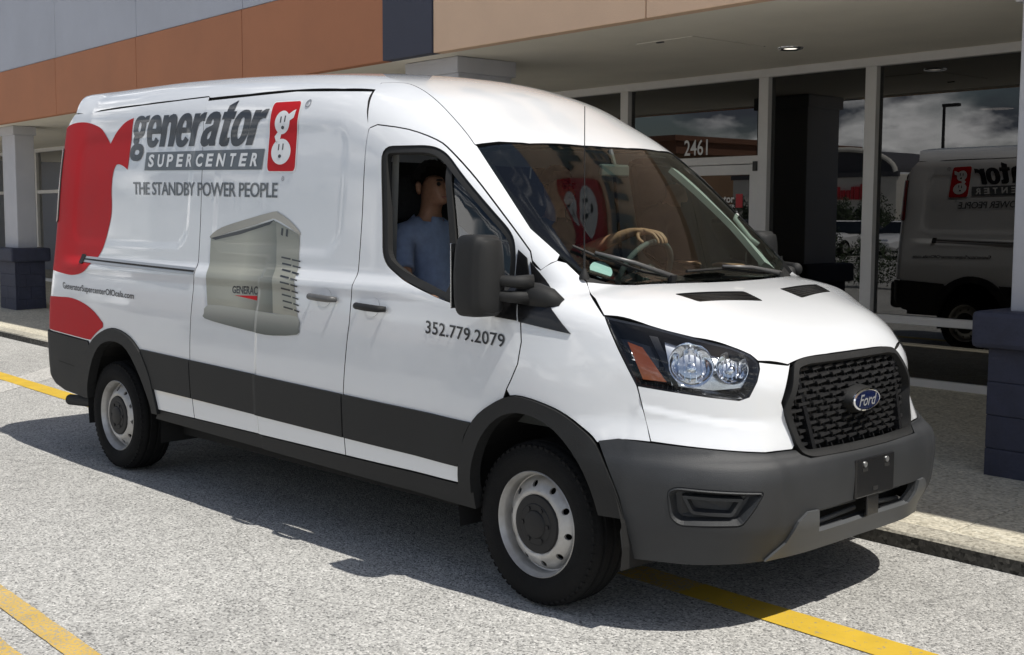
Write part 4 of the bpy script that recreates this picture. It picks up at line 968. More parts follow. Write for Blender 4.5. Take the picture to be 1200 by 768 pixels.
# tall two-arm mirrors
def mirror(s, door):
    bm = bmesh.new(); bmesh.ops.create_uvsphere(bm, u_segments=48, v_segments=28, radius=1)
    pw = lambda q, e: math.copysign(abs(q)**e, q)
    for v in bm.verts:
        c = v.co.normalized(); h_ = (c.x*c.x+c.y*c.y)**.5
        ca, sa = (c.x/h_, c.y/h_) if h_ > 1e-6 else (1, 0)
        v.co = (.0925*pw(ca, .42)*pw(h_, .30)-.105, .092*pw(sa, .42)*pw(h_, .30), .168*pw(c.z, .30)+1.368)
    for v in bm.verts:
        tz = (v.co.z-1.368)/.1675; tx = (v.co.x+.105)/.0925; ty = v.co.y/.09
        v.co.y = v.co.y*(1-.10*max(0, tz)-.03*tz*tz)
        v.co.x = -.105+(v.co.x+.105)*(1-.10*tz*tz-.22*ty*ty)+(.02*(1-ty*ty) if tx > .9 else 0)
        v.co.y = -1.085*s+v.co.y*s; v.co.x += -.115 if s > 0 else -.26
    bmesh.ops.recalc_face_normals(bm, faces=bm.faces[:])
    me = bpy.data.meshes.new('wing_mirror'); bm.to_mesh(me); bm.free(); me.materials.append(M['plastic'])
    o = link(bpy.data.objects.new('wing_mirror', me), VAN); autosmooth(o, 40)
    MB().box(-.318, -.312, -1.085*s-.07, -1.085*s+.07, 1.23, 1.50, bev=.002).build('mirror_glass', M['chrome'], o)
    for z in (1.352, 1.290):
        a = MB(); a.tube([(-.22, -1.075*s, z), (-.13, -1.055*s, z-.002), (-.075, -1.02*s, z-.006), (-.035, -.955*s, z-.010)], [.026, .023, .025, .034], 12); a.build('mirror_arm', M['plastic'], o, True)
    h = MB(); h.tube([(-.12, -.945*s, 1.30), (-.09, -.945*s, 1.295), (-.03, -.938*s, 1.288), (.04, -.925*s, 1.275), (.09, -.912*s, 1.262)], [.030, .050, .054, .046, .022], 20) if s > 0 else h.box(-.10, .035 if s > 0 else -.03, (-.972 if s > 0 else .90), (-.90 if s > 0 else .972), 1.195, 1.36, bev=.03); h.build('mirror_mount', M['plastic'], o, True)
    # indicator repeater on the casing edge and a seam round the head
    MB().box(-.27, -.262, -1.168*s-.006, -1.168*s+.006, 1.27, 1.40, bev=.002).build('mirror_seam', M['rubber'], o)
mirror(1, R_DOOR); mirror(-1, L_DOOR)
# ------------------------------------------------------------------ vinyl graphics
GEN = [(-3.64, 2.209), (-3.651, 2.03), (-2.206, 1.988), (-2.138, 2.167)]
SUP = [(-3.417, 1.971), (-3.406, 1.901), (-2.184, 1.874), (-2.18, 1.94)]
BOX = [(-3.448, 1.987), (-3.451, 1.878), (-2.137, 1.852), (-2.126, 1.962)]
TSP = [(-3.588, 1.811), (-3.573, 1.735), (-1.968, 1.703), (-1.973, 1.78)]
LOGO = [(-2.1, 2.205), (-2.083, 1.842), (-1.822, 1.836), (-1.847, 2.198)]
WEB = [(-4.479, 1.160), (-4.453, 1.119), (-3.398, 1.104), (-3.399, 1.140)]
PHONE = [(-.651, 1.151), (-.646, 1.096), (-.14, 1.072), (-.147, 1.125)]
SW1 = smooth([(-4.74, 2.17), (-4.61, 2.21), (-4.444, 2.222), (-4.274, 2.202), (-4.104, 2.156), (-3.966, 2.06)], 4)+smooth([(-3.966, 2.06), (-3.885, 2.128), (-3.778, 2.185), (-3.665, 2.208)], 4)[1:]+[(-3.671, 2.05)]+smooth([(-3.678, 1.888), (-3.757, 1.916), (-3.84, 1.924), (-3.879, 1.875), (-3.885, 1.765), (-3.863, 1.62), (-3.907, 1.473), (-3.95, 1.381), (-4.061, 1.296), (-4.159, 1.238), (-4.333, 1.212), (-4.56, 1.223), (-4.74, 1.24)], 4)
SW2 = smooth([(-4.74, 1.055), (-4.517, 1.06), (-4.296, 1.063), (-4.085, 1.036), (-3.924, .99), (-3.80, .930)], 4)+smooth([(-3.80, .905), (-3.90, .862), (-3.985, .812)], 3)+[(-4.06, .812), (-4.74, .834)]
def _el(cx, cy, rx, ry, n_=36, p=2.3, a0=0, a1=360):
    o = []
    for k in range(n_+1):
        t = R(a0+(a1-a0)*k/n_); c, s_ = math.cos(t), math.sin(t)
        o.append((cx+rx*math.copysign(abs(c)**(2/p), c), cy+ry*math.copysign(abs(s_)**(2/p), s_)))
    return o if abs(a1-a0) < 359 else o[:-1]
GLYPH = {   # heavy condensed lower-case letters: width, [(outline, holes)]
 'o': (.66, [(_el(.33, .5, .33, .53), [_el(.33, .5, .115, .34)])]),
 'e': (.64, [(_el(.32, .5, .32, .53, 30, 2.3, -9, 331)[1:]*0+[(.64, .43)]+_el(.32, .5, .32, .53, 40, 2.3, -4, 325)[1:]+[(.44, .27)]+[(.41, .20), (.36, .155), (.30, .155), (.245, .20), (.215, .30), (.21, .43)], [[(.21, .57), (.22, .70), (.26, .80), (.32, .84), (.38, .80), (.42, .70), (.43, .57)]])]),
 'n': (.65, [([(0, 0), (0, 1), (.20, 1), (.21, .89), (.29, .985), (.40, 1.03), (.52, 1.01), (.61, .92), (.65, .76), (.65, 0), (.42, 0), (.42, .66), (.40, .77), (.33, .81), (.26, .76), (.23, .64), (.23, 0)], [])]),
 'r': (.45, [([(0, 0), (0, 1), (.20, 1), (.21, .86), (.27, .96), (.36, 1.02), (.46, 1.02), (.46, .78), (.37, .79), (.28, .74), (.23, .62), (.23, 0)], [])]),
 'a': (.65, [([(.05, .69), (.07, .84), (.14, .96), (.25, 1.02), (.36, 1.03), (.49, 1.0), (.58, .91), (.61, .77), (.61, .14), (.65, 0), (.43, 0), (.405, .10), (.34, .01), (.23, -.03), (.11, 0), (.02, .10), (0, .25), (.03, .41), (.12, .52), (.30, .585), (.39, .63), (.39, .74), (.36, .81), (.30, .83), (.255, .79), (.245, .69)], [[(.39, .47), (.29, .43), (.225, .36), (.215, .26), (.245, .18), (.31, .165), (.365, .21), (.39, .31)]])]),
 't': (.45, [([(.11, 1), (.11, 1.20), (.34, 1.33), (.34, 1), (.46, 1), (.46, .80), (.34, .80), (.34, .28), (.37, .20), (.46, .20), (.46, .0), (.36, -.03), (.24, -.02), (.14, .05), (.11, .19), (.11, .80), (0, .80), (0, 1)], [])]),
 'g': (.66, [(_el(.29, .66, .29, .37), [_el(.29, .66, .095, .19)]), ([(.44, .90), (.56, 1.01), (.69, 1.03), (.69, .84), (.58, .83), (.53, .76)], []), ([(.12, .40), (.05, .27), (.06, .16), (.14, .08), (.30, .06), (.36, .0), (.22, -.04), (.30, .22), (.27, .34)], []), (_el(.30, -.20, .335, .28), [_el(.30, -.20, .155, .105)])]),
}
def brand(par, s, mx_):
    tl, bl, br, tr = [np.array(q) for q in GEN]; gap_ = .055
    W = sum(GLYPH[c][0] for c in 'generator')+gap_*8; x = 0; first = None
    for i, c in enumerate('generator'):
        for j, (o_, hs) in enumerate(GLYPH[c][1]):
            def mp(pts):
                p = np.array(pts); a = ((p[:, :1]+x)/W); b = p[:, 1:]; q = (bl*(1-a)+br*a)*(1-b)+(tl*(1-a)+tr*a)*b
                if mx_ is not None: q[:, 0] = mx_-q[:, 0]
                return [tuple(k) for k in q]
            o = decal('brand_letter', [mp(inset(o_, -.020))], 'ink', par if first is None else first, s, .0024+.0004*j, step=.016, holes=[mp(inset(h, .018)) for h in hs])
            if first is None: o.name = 'brand_lettering'; first = o
        x += GLYPH[c][0]+gap_
VX = 0
def logo_marks(quad, par, s, mirror_x=None):
    tl, bl, br, tr = [np.array(q) for q in quad]
    def mp(pts):
        pts = np.array(pts); a, b = pts[:, :1], pts[:, 1:]; q = (bl*(1-a)+br*a)*(1-b)+(tl*(1-a)+tr*a)*b
        if mirror_x is not None: q[:, 0] = mirror_x-q[:, 0]
        return [tuple(x) for x in q]
    el = lambda cx, cy, rx, ry, n_=32: [(cx+rx*math.cos(2*math.pi*k/n_), cy+ry*math.sin(2*math.pi*k/n_)) for k in range(n_)]
    rr_ = lambda e: rpoly([(-e, -e*.6), (1+e, -e*.6), (1+e, 1+e*.6), (-e, 1+e*.6)], .10)
    lo = decal('emblem', [mp(rr_(.03))], 'white_ink', par, s, .0030)
    decal('emblem_field', [mp(rr_(0))], 'red', lo, s, .0042)
    decal('emblem_letter', [mp(el(.46, .70, .27, .17)), mp(el(.47, .28, .35, .185)), mp([(.28, .40), (.40, .45), (.45, .56), (.30, .56), (.20, .50)]), mp([(.62, .80), (.80, .86), (.90, .88), (.86, .76), (.72, .72)])], 'white_ink', lo, s, .0054)
    sl = []
    for cx, cy in ((.40, .74), (.55, .75), (.38, .345), (.53, .35)): sl.append(mp([(cx-.018, cy-.045), (cx+.022, cy-.045), (cx+.030, cy+.045), (cx-.010, cy+.045)]))
    for cx, cy in ((.49, .625), (.44, .215)): sl.append(mp(el(cx, cy, .055, .026, 16)))
    decal('emblem_slots', sl, 'ink', lo, s, .0066, step=.012)['kind'] = 'stuff'
def name_letters(par, s, mx_):
    tl, bl, br, tr = [np.array(q) for q in SUP]; lw = [.085]*11; first = None
    word = 'SUPERCENTER'; adv = 1/10.62
    for i, c in enumerate(word):
        a, b = i*adv, i*adv+.058+(.004 if c in 'UCN' else 0); a += .008 if c == 'T' else 0
        q = [tl*(1-a)+tr*a, bl*(1-a)+br*a, bl*(1-b)+br*b, tl*(1-b)+tr*b]
        q = [(p[0]+(.012 if k in (0, 3) else 0), p[1]) for k, p in enumerate(q)]
        o = lettering('name_letter', c, q, 'white_ink', par if first is None else first, .034, s, off=.0052, mirror=mx_)
        if first is None: o.name = 'name_lettering'; first = o
def graphics(s):
    q, sl, d = (R_QUARTER, R_SLIDE, R_DOOR) if s > 0 else (L_QUARTER, L_SLIDE, L_DOOR)
    mx_ = None if s > 0 else -5.9
    def L(name, body, quad, mat, par, bold, yb=(0, .7), sp=1.0, off=.003):
        lettering(name, body, quad, mat, par, bold, s, sp, yb, off=off, mirror=mx_ if name != 'web_lettering' and name != 'phone_lettering' else ({None: None, -5.9: {'web_lettering': -7.877, 'phone_lettering': -.797}.get(name)}[mx_]))
    if s > 0: decal('red_swoosh', [SW1, SW2], 'red', q, s, .0026, step=.025)
    brand(sl, s, mx_)
    bx = [BOX[1], BOX[2], BOX[3], BOX[0]]
    if mx_ is not None: bx = [(mx_-x, z) for x, z in bx]
    decal('name_bar', [bx], 'grey_ink', sl, s, .0034)
    name_letters(sl, s, mx_)
    L('slogan_lettering', 'THE STANDBY POWER PEOPLE', TSP, 'grey_ink', sl, .012, (0, .7), .95, .0036)
    logo_marks(LOGO, sl, s, mx_)
    for c_, z_, r_ in ((-1.788, 2.181, .022), (-1.93, 1.80, .012)):
        c_ = c_ if mx_ is None else mx_-c_
        rg = lambda r: [(c_+r*math.cos(2*math.pi*k/20), z_+r*math.sin(2*math.pi*k/20)) for k in range(20)]
        decal('trade_mark', [rg(r_)], 'soft_ink', sl, s, .0025, step=.02, holes=[rg(r_*.72)])
        lettering('trade_mark_letter', 'R', [(c_-r_*.3, z_+r_*.42), (c_-r_*.3, z_-r_*.42), (c_+r_*.35, z_-r_*.42), (c_+r_*.35, z_+r_*.42)] if s > 0 else [(c_+r_*.3, z_+r_*.42), (c_+r_*.3, z_-r_*.42), (c_-r_*.35, z_-r_*.42), (c_-r_*.35, z_+r_*.42)], 'soft_ink', sl, .0, s)
    L('web_lettering', 'GeneratorSupercenterOfOcala.com', WEB, 'ink', q, .016)
    L('phone_lettering', '352.779.2079', PHONE, 'ink', d, .012, (0, .7), 1.04)
    if s > 0: picture(sl, s)
def grad_print(name, c0, c1, z0, z1, x0=None, x1=None, c2=None):
    """printed picture: colours run across the artwork as printed"""
    m, n, l, o = new_mat(name); b = n.new('ShaderNodeBsdfPrincipled'); l.new(b.outputs[0], o.inputs[0]); b.inputs['Roughness'].default_value = .35; b.inputs['Coat Weight'].default_value = .5
    t = n.new('ShaderNodeTexCoord'); sp = n.new('ShaderNodeSeparateXYZ'); l.new(t.outputs['Object'], sp.inputs[0])
    q = n.new('ShaderNodeMapRange'); q.inputs['From Min'].default_value = z0; q.inputs['From Max'].default_value = z1; l.new(sp.outputs['Z' if x0 is None else 'X'], q.inputs['Value'])
    if x0 is not None: q.inputs['From Min'].default_value = x0; q.inputs['From Max'].default_value = x1
    r = n.new('ShaderNodeValToRGB'); r.color_ramp.elements[0].color = (*c0, 1); r.color_ramp.elements[1].color = (*c1, 1)
    if c2: e = r.color_ramp.elements.new(.5); e.color = (*c2, 1)
    l.new(q.outputs[0], r.inputs['Fac']); l.new(r.outputs[0], b.inputs['Base Color']); return m
def picture(par, s):
    M['p_front'] = grad_print('printed cabinet front', (.28, .285, .235), (.10, .11, .095), 0, 0, -2.6, -1.85, (.36, .36, .30))
    M['p_side'] = grad_print('printed cabinet side', (.33, .325, .27), (.24, .245, .205), 1.1, 1.58)
    M['p_lid'] = grad_print('printed cabinet lid', (.28, .27, .23), (.42, .40, .35), 0, 0, -2.6, -1.75)
    M['p_base'] = grad_print('printed cabinet base', (.10, .11, .10), (.40, .41, .37), 1.0, 1.12, None, None, (.22, .23, .21))
    body_ = [(-2.60, 1.481), (-1.984, 1.585), (-1.962, 1.576), (-1.925, 1.40), (-1.86, 1.111), (-2.53, 1.116), (-2.568, 1.241), (-2.592, 1.382)]
    pic = decal('cabinet_picture', [body_], 'p_front', par, s, .0030)
    decal('picture_side', [[(-1.963, 1.58), (-1.738, 1.513), (-1.715, 1.362), (-1.690, 1.25), (-1.665, 1.17), (-1.634, 1.106), (-1.86, 1.111), (-1.925, 1.40)]], 'p_side', pic, s, .0036)
    decal('picture_base', [smooth([(-2.521, 1.117), (-2.2, 1.117), (-1.85, 1.108), (-1.634, 1.106), (-1.614, 1.048), (-1.63, 1.017), (-1.844, .997), (-2.006, .999), (-2.3, 1.018), (-2.545, 1.04), (-2.558, 1.067)], 2, True)], 'p_base', pic, s, .0044)
    decal('picture_shade', [[(-2.60, 1.483), (-2.163, 1.549), (-1.98, 1.587), (-2.02, 1.562), (-2.30, 1.508), (-2.55, 1.474)]], 'ink', pic, s, .0042)
    decal('picture_lid', [smooth([(-2.603, 1.481), (-2.581, 1.51), (-2.494, 1.544), (-2.254, 1.588), (-1.994, 1.629), (-1.945, 1.625), (-1.846, 1.59), (-1.745, 1.534), (-1.734, 1.511), (-1.85, 1.556), (-1.972, 1.592), (-2.021, 1.589), (-2.166, 1.559), (-2.419, 1.516)], 2, True)], 'p_lid', pic, s, .0050)
    sl = []
    for i in range(9):
        z = 1.40-.031*i; x = -1.875+.0135*i
        sl.append([(x, z), (x+.085, z-.008), (x+.085, z-.016), (x, z-.008)]); sl.append([(x+.098, z-.010), (x+.175-.004*i, z-.018), (x+.175-.004*i, z-.025), (x+.098, z-.018)])
    for x, z in ((-1.905, 1.545), (-1.860, 1.540)): sl.append([(x, z), (x+.018, z-.002), (x+.018, z-.040), (x, z-.035)])
    sl.append([(-2.09, 1.595), (-2.055, 1.602), (-2.055, 1.590), (-2.09, 1.583)])
    decal('picture_slots', sl, 'ink', pic, s, .0048, step=.03)['kind'] = 'stuff'
    lettering('maker_lettering', 'GENERAC', [(-2.289, 1.230), (-2.282, 1.194), (-2.032, 1.197), (-2.037, 1.239)], 'ink', pic, .03, s, off=.0046)
    decal('maker_flash', [[(-2.258, 1.182), (-2.033, 1.190), (-2.029, 1.168), (-2.033, 1.166)]], 'red', pic, s, .0046)
graphics(1); graphics(-1)

# ------------------------------------------------------------------ cabin fittings
da = MB(); prof = [(-.62, .98), (-.60, 1.12), (-.52, 1.20), (-.36, 1.245), (-.10, 1.262), (.14, 1.268), (.18, 1.20), (.15, .72), (-.50, .72), (-.58, .86)]
nseg = 22; v = []; 
for k in range(nseg+1):
    y = -.80+1.60*k/nseg; hump = .028*math.exp(-((y-.42)/.2)**2)
    for x, z in prof: v.append((x-.03*(abs(y)/.8)**2, y, z+(hump if z > 1.15 else 0)))
P_ = len(prof)
da.add(v, [(i*P_+j, i*P_+(j+1) % P_, (i+1)*P_+(j+1) % P_, (i+1)*P_+j) for i in range(nseg) for j in range(P_)]+[tuple(range(P_)), tuple(nseg*P_+j for j in range(P_-1, -1, -1))])
dash = da.build('dashboard', M['dash'], VAN); autosmooth(dash, 40)
sw = MB(); c0 = Vector((-.60, .42, 1.31)); ax_u = Vector((.42, 0, .907)); ax_v = Vector((0, 1, 0)); ax_n = ax_u.cross(ax_v)
ringp = [c0+.19*(math.sin(2*math.pi*k/40)*ax_u+math.cos(2*math.pi*k/40)*ax_v) for k in range(41)]
sw.tube(ringp, .0155, 10, cap=False)
for a in (-.15, math.pi+.15, -math.pi/2): sw.tube([c0+.03*ax_n, c0+.19*(math.sin(a)*ax_u+math.cos(a)*ax_v)], .014, 8)
sw.tube([c0, c0+(-.02)*ax_n], .065, 20).tube([c0, c0+ax_n*.16+Vector((.12, 0, -.10))], .035, 12)
sw.build('steering_wheel', M['dash'], VAN, True)
def seat(y):
    def cush(x0, x1, z0, z1, w, shear, name, par):
        bm = bmesh.new(); bmesh.ops.create_cube(bm, size=1)
        for q in bm.verts: q.co = (x0+(q.co.x+.5)*(x1-x0), y+q.co.y*w, z0+(q.co.z+.5)*(z1-z0))
        bmesh.ops.bevel(bm, geom=bm.edges[:], offset=.045, segments=3, affect='EDGES', profile=.5)
        for q in bm.verts: q.co.x -= shear*(q.co.z-z0)
        me = bpy.data.meshes.new(name); bm.to_mesh(me); bm.free(); me.materials.append(M['seat']); o = link(bpy.data.objects.new(name, me), par); autosmooth(o, 45); return o
    st_ = cush(-1.40, -.86, .80, .98, .50, 0, 'seat', VAN)
    cush(-1.50, -1.36, .96, 1.60, .48, .18, 'seat_back', st_); cush(-1.50, -1.38, 1.58, 1.82, .27, .05, 'headrest', st_)
    MB().box(-1.35, -.95, y-.2, y+.2, .70, .82).build('seat_base', M['interior'], st_)
seat(.42); seat(-.46)
trim = [(x, -y) for x, y in [(-.60, -.69), (-.42, -.742), (-.206, -.78), (-.07, -.752), (.0, -.72), (-.02, -.655), (-.12, -.665), (-.24, -.69), (-.42, -.655), (-.58, -.605)]]
panel('pillar_trim', CT, trim, 'liner', VAN, step=.03, off=-.055, gap=0, depth=.03, edge=M['liner'])

gh_ = MB(); gh_.tube([(-.28, .775, 1.62), (-.27, .745, 1.60), (-.16, .73, 1.50), (-.13, .755, 1.47)], .012, 8); gh_.build('grab_handle', M['liner'], VAN, True)
mm = MB(); mm.box(-.46, -.43, -.10, .10, 1.80, 1.86, bev=.01).tube([(-.44, 0, 1.85), (-.47, 0, 1.93)], .012, 8); mm.build('interior_mirror', M['dash'], VAN)

sb_ = MB(); sb_.add([(-1.145, -.80, 1.90), (-1.10, -.80, 1.90), (-1.14, -.80, 1.20), (-1.185, -.80, 1.20), (-1.145, -.795, 1.90), (-1.10, -.795, 1.90), (-1.14, -.795, 1.20), (-1.185, -.795, 1.20)], [(0, 1, 2, 3), (7, 6, 5, 4), (0, 4, 5, 1), (3, 2, 6, 7)])
sb_.build('seat_belt', M['liner'], VAN)
# ------------------------------------------------------------------ people: one skinned body each, hair and clothes as children
def skinned(name, nodes, edges, mat, parent=None, root=0, sub=2):
    me = bpy.data.meshes.new(name); me.from_pydata([n[0] for n in nodes], edges, []); me.materials.append(mat)
    o = link(bpy.data.objects.new(name, me), parent)
    m = o.modifiers.new('skin', 'SKIN'); m.use_smooth_shade = True; m.branch_smoothing = .4
    if not me.skin_vertices: 
        lay = me.attributes
    bm = bmesh.new(); bm.from_mesh(me); lay = bm.verts.layers.skin.verify(); bm.verts.ensure_lookup_table()
    for i, n in enumerate(nodes):
        r = n[1]; bm.verts[i][lay].radius = (r, r) if not isinstance(r, tuple) else r; bm.verts[i][lay].use_root = (i == root)
    bm.to_mesh(me); bm.free()
    s = o.modifiers.new('sub', 'SUBSURF'); s.levels = sub; s.render_levels = sub
    dg = bpy.context.evaluated_depsgraph_get(); dg.update()
    m2 = bpy.data.meshes.new_from_object(o.evaluated_get(dg)); o.modifiers.clear(); o.data = m2
    m2.polygons.foreach_set('use_smooth', np.ones(len(m2.polygons), bool))
    if not m2.materials: m2.materials.append(mat)
    return o
def person(label, y0, hands, shirt, elbows, lean=0.0):
    """seated figure facing +x; hands: wrist positions and five finger tips each"""
    J = {}; nodes = []; edges = []
    def add(k, p, r, par=None):
        J[k] = len(nodes); nodes.append(((p[0], p[1], p[2]), r))
        if par is not None: edges.append((J[par], J[k]))
    x0 = -1.16
    add('pelvis', (x0-.02, y0, 1.06), .145); add('waist', (x0-.07, y0, 1.23), .125, 'pelvis'); add('chest', (x0-.11, y0, 1.41), .135, 'waist')
    add('upper', (x0-.115, y0, 1.52), .105, 'chest'); add('neck', (x0-.10, y0, 1.60), .056, 'upper'); add('throat', (x0-.085, y0, 1.655), .053, 'neck')
    add('skull', (x0-.065, y0, 1.765), (.088, .098), 'throat'); add('crown', (x0-.075, y0, 1.835), (.070, .078), 'skull')
    add('jaw', (x0+.005, y0, 1.695), .042, 'skull'); add('chin', (x0+.030, y0, 1.675), .022, 'jaw')
    for s, sd_ in ((-1, 'r'), (1, 'l')):
        add('sh'+sd_, (x0-.11, y0+.175*s, 1.505), .066, 'upper')
        e = elbows[sd_]; w = hands[sd_][0]
        add('ua'+sd_, ((x0-.11+e[0])/2, (y0+.195*s+e[1])/2, (1.50+e[2])/2), .050, 'sh'+sd_)
        add('el'+sd_, e, .042, 'ua'+sd_); add('fa'+sd_, tuple(e[i]*.55+w[i]*.45 for i in range(3)), .040, 'el'+sd_); add('wr'+sd_, w, .027, 'fa'+sd_)
        pa = hands[sd_][1]; add('pa'+sd_, pa, (.030, .022), 'wr'+sd_)
        for i, ch_ in enumerate(hands[sd_][2]):
            prev = 'pa'+sd_
            for j, p in enumerate(ch_):
                kk = f'f{sd_}{i}{j}'; add(kk, p, (.0105, .0095, .0085, .007)[min(j, 3)], prev); prev = kk
        add('hip'+sd_, (x0+.02, y0+.09*s, 1.03), .098, 'pelvis'); add('kn'+sd_, (x0+.46, y0+.12*s, 1.06), .062, 'hip'+sd_); add('an'+sd_, (x0+.60, y0+.12*s, .80), .045, 'kn'+sd_); add('to'+sd_, (x0+.74, y0+.12*s, .765), .036, 'an'+sd_)
    b = skinned('person', nodes, edges, M['skin']); tag(b, label, 'person')
    # clothes follow the same joints, a little wider
    K = list(J); NP = np.array([nodes[J[k]][0] for k in K]); 
    bv = np.array([v.co[:] for v in b.data.vertices]); bn = np.array([v.normal[:] for v in b.data.vertices])
    near = np.array([K[i] for i in ((bv[:, None]-NP[None])**2).sum(-1).argmin(1)])
    def cloth(name, keys, grow, mat, extra=lambda p: np.ones(len(p), bool)):
        ok = np.isin(near, keys) & extra(bv)
        fs = [tuple(p.vertices) for p in b.data.polygons if all(ok[i] for i in p.vertices)]
        used = sorted({i for q in fs for i in q}); ix = {i: k for k, i in enumerate(used)}; rc = random.Random(7)
        v = bv[used]+bn[used]*grow+np.array([(0, 0, .004*math.sin(60*bv[i][2]+25*bv[i][1])) for i in used])
        n_ = len(used); f2 = [tuple(ix[i] for i in q) for q in fs]; be = edges_of(f2)
        v = np.concatenate([v, bv[used]+bn[used]*.001]); f2 += [(q_, p_, p_+n_, q_+n_) for p_, q_ in be]
        o = mk(name, v, f2, mat, b, True); return o
    cloth('shirt', ['pelvis', 'waist', 'chest', 'upper', 'neck', 'shr', 'uar', 'shl', 'ual']+(['elr', 'ell'] if shirt != 'shirt' else []), .014, M[shirt], lambda p: p[:, 2] < 1.605)
    cloth('trousers', ['hipr', 'knr', 'anr', 'hipl', 'knl', 'anl'], .012, M['trousers'])
    # hair cap, ears, nose, eyes, brows, mouth
    hc = Vector((x0-.078, y0, 1.79))
    bm = bmesh.new(); bmesh.ops.create_uvsphere(bm, u_segments=28, v_segments=18, radius=1)
    rr_ = random.Random(3)
    for q in bm.verts:
        d = q.co.normalized(); k = 1+.035*math.sin(d.x*19+d.y*13)*math.cos(d.z*17); q.co = Vector((d.x*.108*k, d.y*.092*k, d.z*.102*k))
    bmesh.ops.delete(bm, geom=[q for q in bm.verts if (q.co.z < -.055) or (q.co.x > .045 and q.co.z < .055) or (q.co.x > -.02 and q.co.z < -.012)], context='VERTS')
    me = bpy.data.meshes.new('hair'); bm.to_mesh(me); bm.free(); me.materials.append(M['hair']); ho = link(bpy.data.objects.new('hair', me), b); ho.location = hc; autosmooth(ho, 60)
    nm = MB(); nm.tube([(x0+.022, y0, 1.772), (x0+.046, y0, 1.738), (x0+.044, y0, 1.728), (x0+.015, y0, 1.722)], [.008, .014, .015, .010], 10); nm.build('nose', M['skin'], b, True)
    for s in (-1, 1):
        em = MB(); em.tube([(x0-.075, y0+.090*s, 1.775), (x0-.060, y0+.099*s, 1.760), (x0-.062, y0+.097*s, 1.735), (x0-.068, y0+.090*s, 1.720)], [.010, .015, .013, .008], 8); em.build('ear', M['skin'], b, True)
        ey = MB(); ey.lathe([(-.010, .001), (-.007, .008), (0, .0115), (.007, .008), (.010, .001)], 12, 0, 'y', (x0+.014, y0+.032*s, 1.768)); ey.build('eye', M['hair'], b, True)
        MB().tube([(x0+.018, y0+.048*s, 1.787), (x0+.026, y0+.018*s, 1.788)], .005, 6).build('eyebrow', M['hair'], b)
    MB().tube([(x0+.026, y0-.022, 1.702), (x0+.038, y0, 1.703), (x0+.026, y0+.022, 1.702)], .0055, 8).build('mouth', pbr('lips', (.30, .12, .09), .5), b, True)
    return b
def lap_hand(w, s):
    pa = (w[0]+.055, w[1]+.01*s, w[2]-.008)
    f = []
    for i, (dy, L) in enumerate(((-.030, .075), (-.010, .085), (.010, .08), (.028, .065))):
        k = (pa[0]+.045, pa[1]+dy, pa[2]+.002); f.append([k, (k[0]+L*.5, k[1]+dy*.15, k[2]-.004), (k[0]+L*.85, k[1]+dy*.2, k[2]-.022)])
    f.append([(pa[0]+.005, pa[1]-.034*s, pa[2]), (pa[0]+.035, pa[1]-.055*s, pa[2]-.006), (pa[0]+.062, pa[1]-.058*s, pa[2]-.012)])
    return (w, pa, f)
# driver: forearm over the top of the wheel, fingers hanging in front of the rim
wr = (-.655, .365, 1.528); pa = (-.585, .385, 1.535)
fing = []
for i, (dy, L) in enumerate(((-.034, 1.0), (-.012, 1.08), (.010, 1.02), (.031, .86))):
    k = (-.535, .392+dy, 1.532); fing.append([k, (-.535+.040*L, .400+dy*1.12, 1.522), (-.535+.066*L, .404+dy*1.18, 1.497), (-.535+.074*L, .405+dy*1.18, 1.472)])
fing.append([(-.590, .350, 1.515), (-.560, .330, 1.492), (-.528, .325, 1.478)])
person('driver in a dark shirt with one hand draped over the steering wheel', .42,
       {'r': (wr, pa, fing), 'l': lap_hand((-.86, .58, 1.12), 1)}, 'shirt2', {'r': (-.93, .24, 1.40), 'l': (-1.12, .70, 1.24)})
person('passenger in a light blue shirt with short dark hair seen through the open door window', -.48,
       {'r': lap_hand((-.88, -.62, 1.13), -1), 'l': lap_hand((-.86, -.36, 1.13), 1)}, 'shirt', {'r': (-1.13, -.735, 1.27), 'l': (-1.10, -.245, 1.25)})

# ------------------------------------------------------------------ sign on the fascia over the door
def sign_text(body, u0, u1, z, h, mat, bold, depth=.04):
    v, f = text_mesh(body, bold); x0, x1 = v[:, 0].min(), v[:, 0].max(); s = (u1-u0)/(x1-x0)
    top = [(u0+(p[0]-x0)*s, FV-.016-depth, z+p[1]*h/.7) for p in v]; back = [(p[0], FV-.016, p[2]) for p in top]
    fa = np.array([q for q in f if len(q) == 3]) if all(len(q) == 3 for q in f) else None
    faces = [tuple(q) for q in f]; n_ = len(v); be = edges_of(faces)
    faces += [(b, a, a+n_, b+n_) for a, b in be]
    mk('sign_letters', top+back, faces, mat, S_)
sign_text('generator', -3.75, -.62, 4.45, .62, M['ink'], .05)
sign_text('SUPERCENTER', -3.0, .45, 3.72, .36, M['grey_ink'], .02)
sb = MB(); sb.prism([(p[0], p[1]) for p in rpoly([(-.50, 4.22), (.16, 4.22), (.16, 5.26), (-.50, 5.26)], .08)], 0, .06)
v = [(x, FV-.02-z, y) for x, y, z in sb.v]; sq = MB(); sq.add(v, sb.f); sbo = sq.build('emblem_box', M['vinyl_red'], S_)
def ell(cx, cz, rx, rz, n_=28): return [(cx+rx*math.cos(2*math.pi*k/n_), cz+rz*math.sin(2*math.pi*k/n_)) for k in range(n_)]
def flat(name, polys, mat, y, par):
    m = MB()
    for p in polys: m.add([(a, y, c) for a, c in p], [tuple(range(len(p)))])
    return m.build(name, mat, par)
eo = flat('emblem_letter', [ell(-.18, 4.97, .17, .18), ell(-.17, 4.52, .23, .20)], M['vinyl'], FV-.084, sbo)
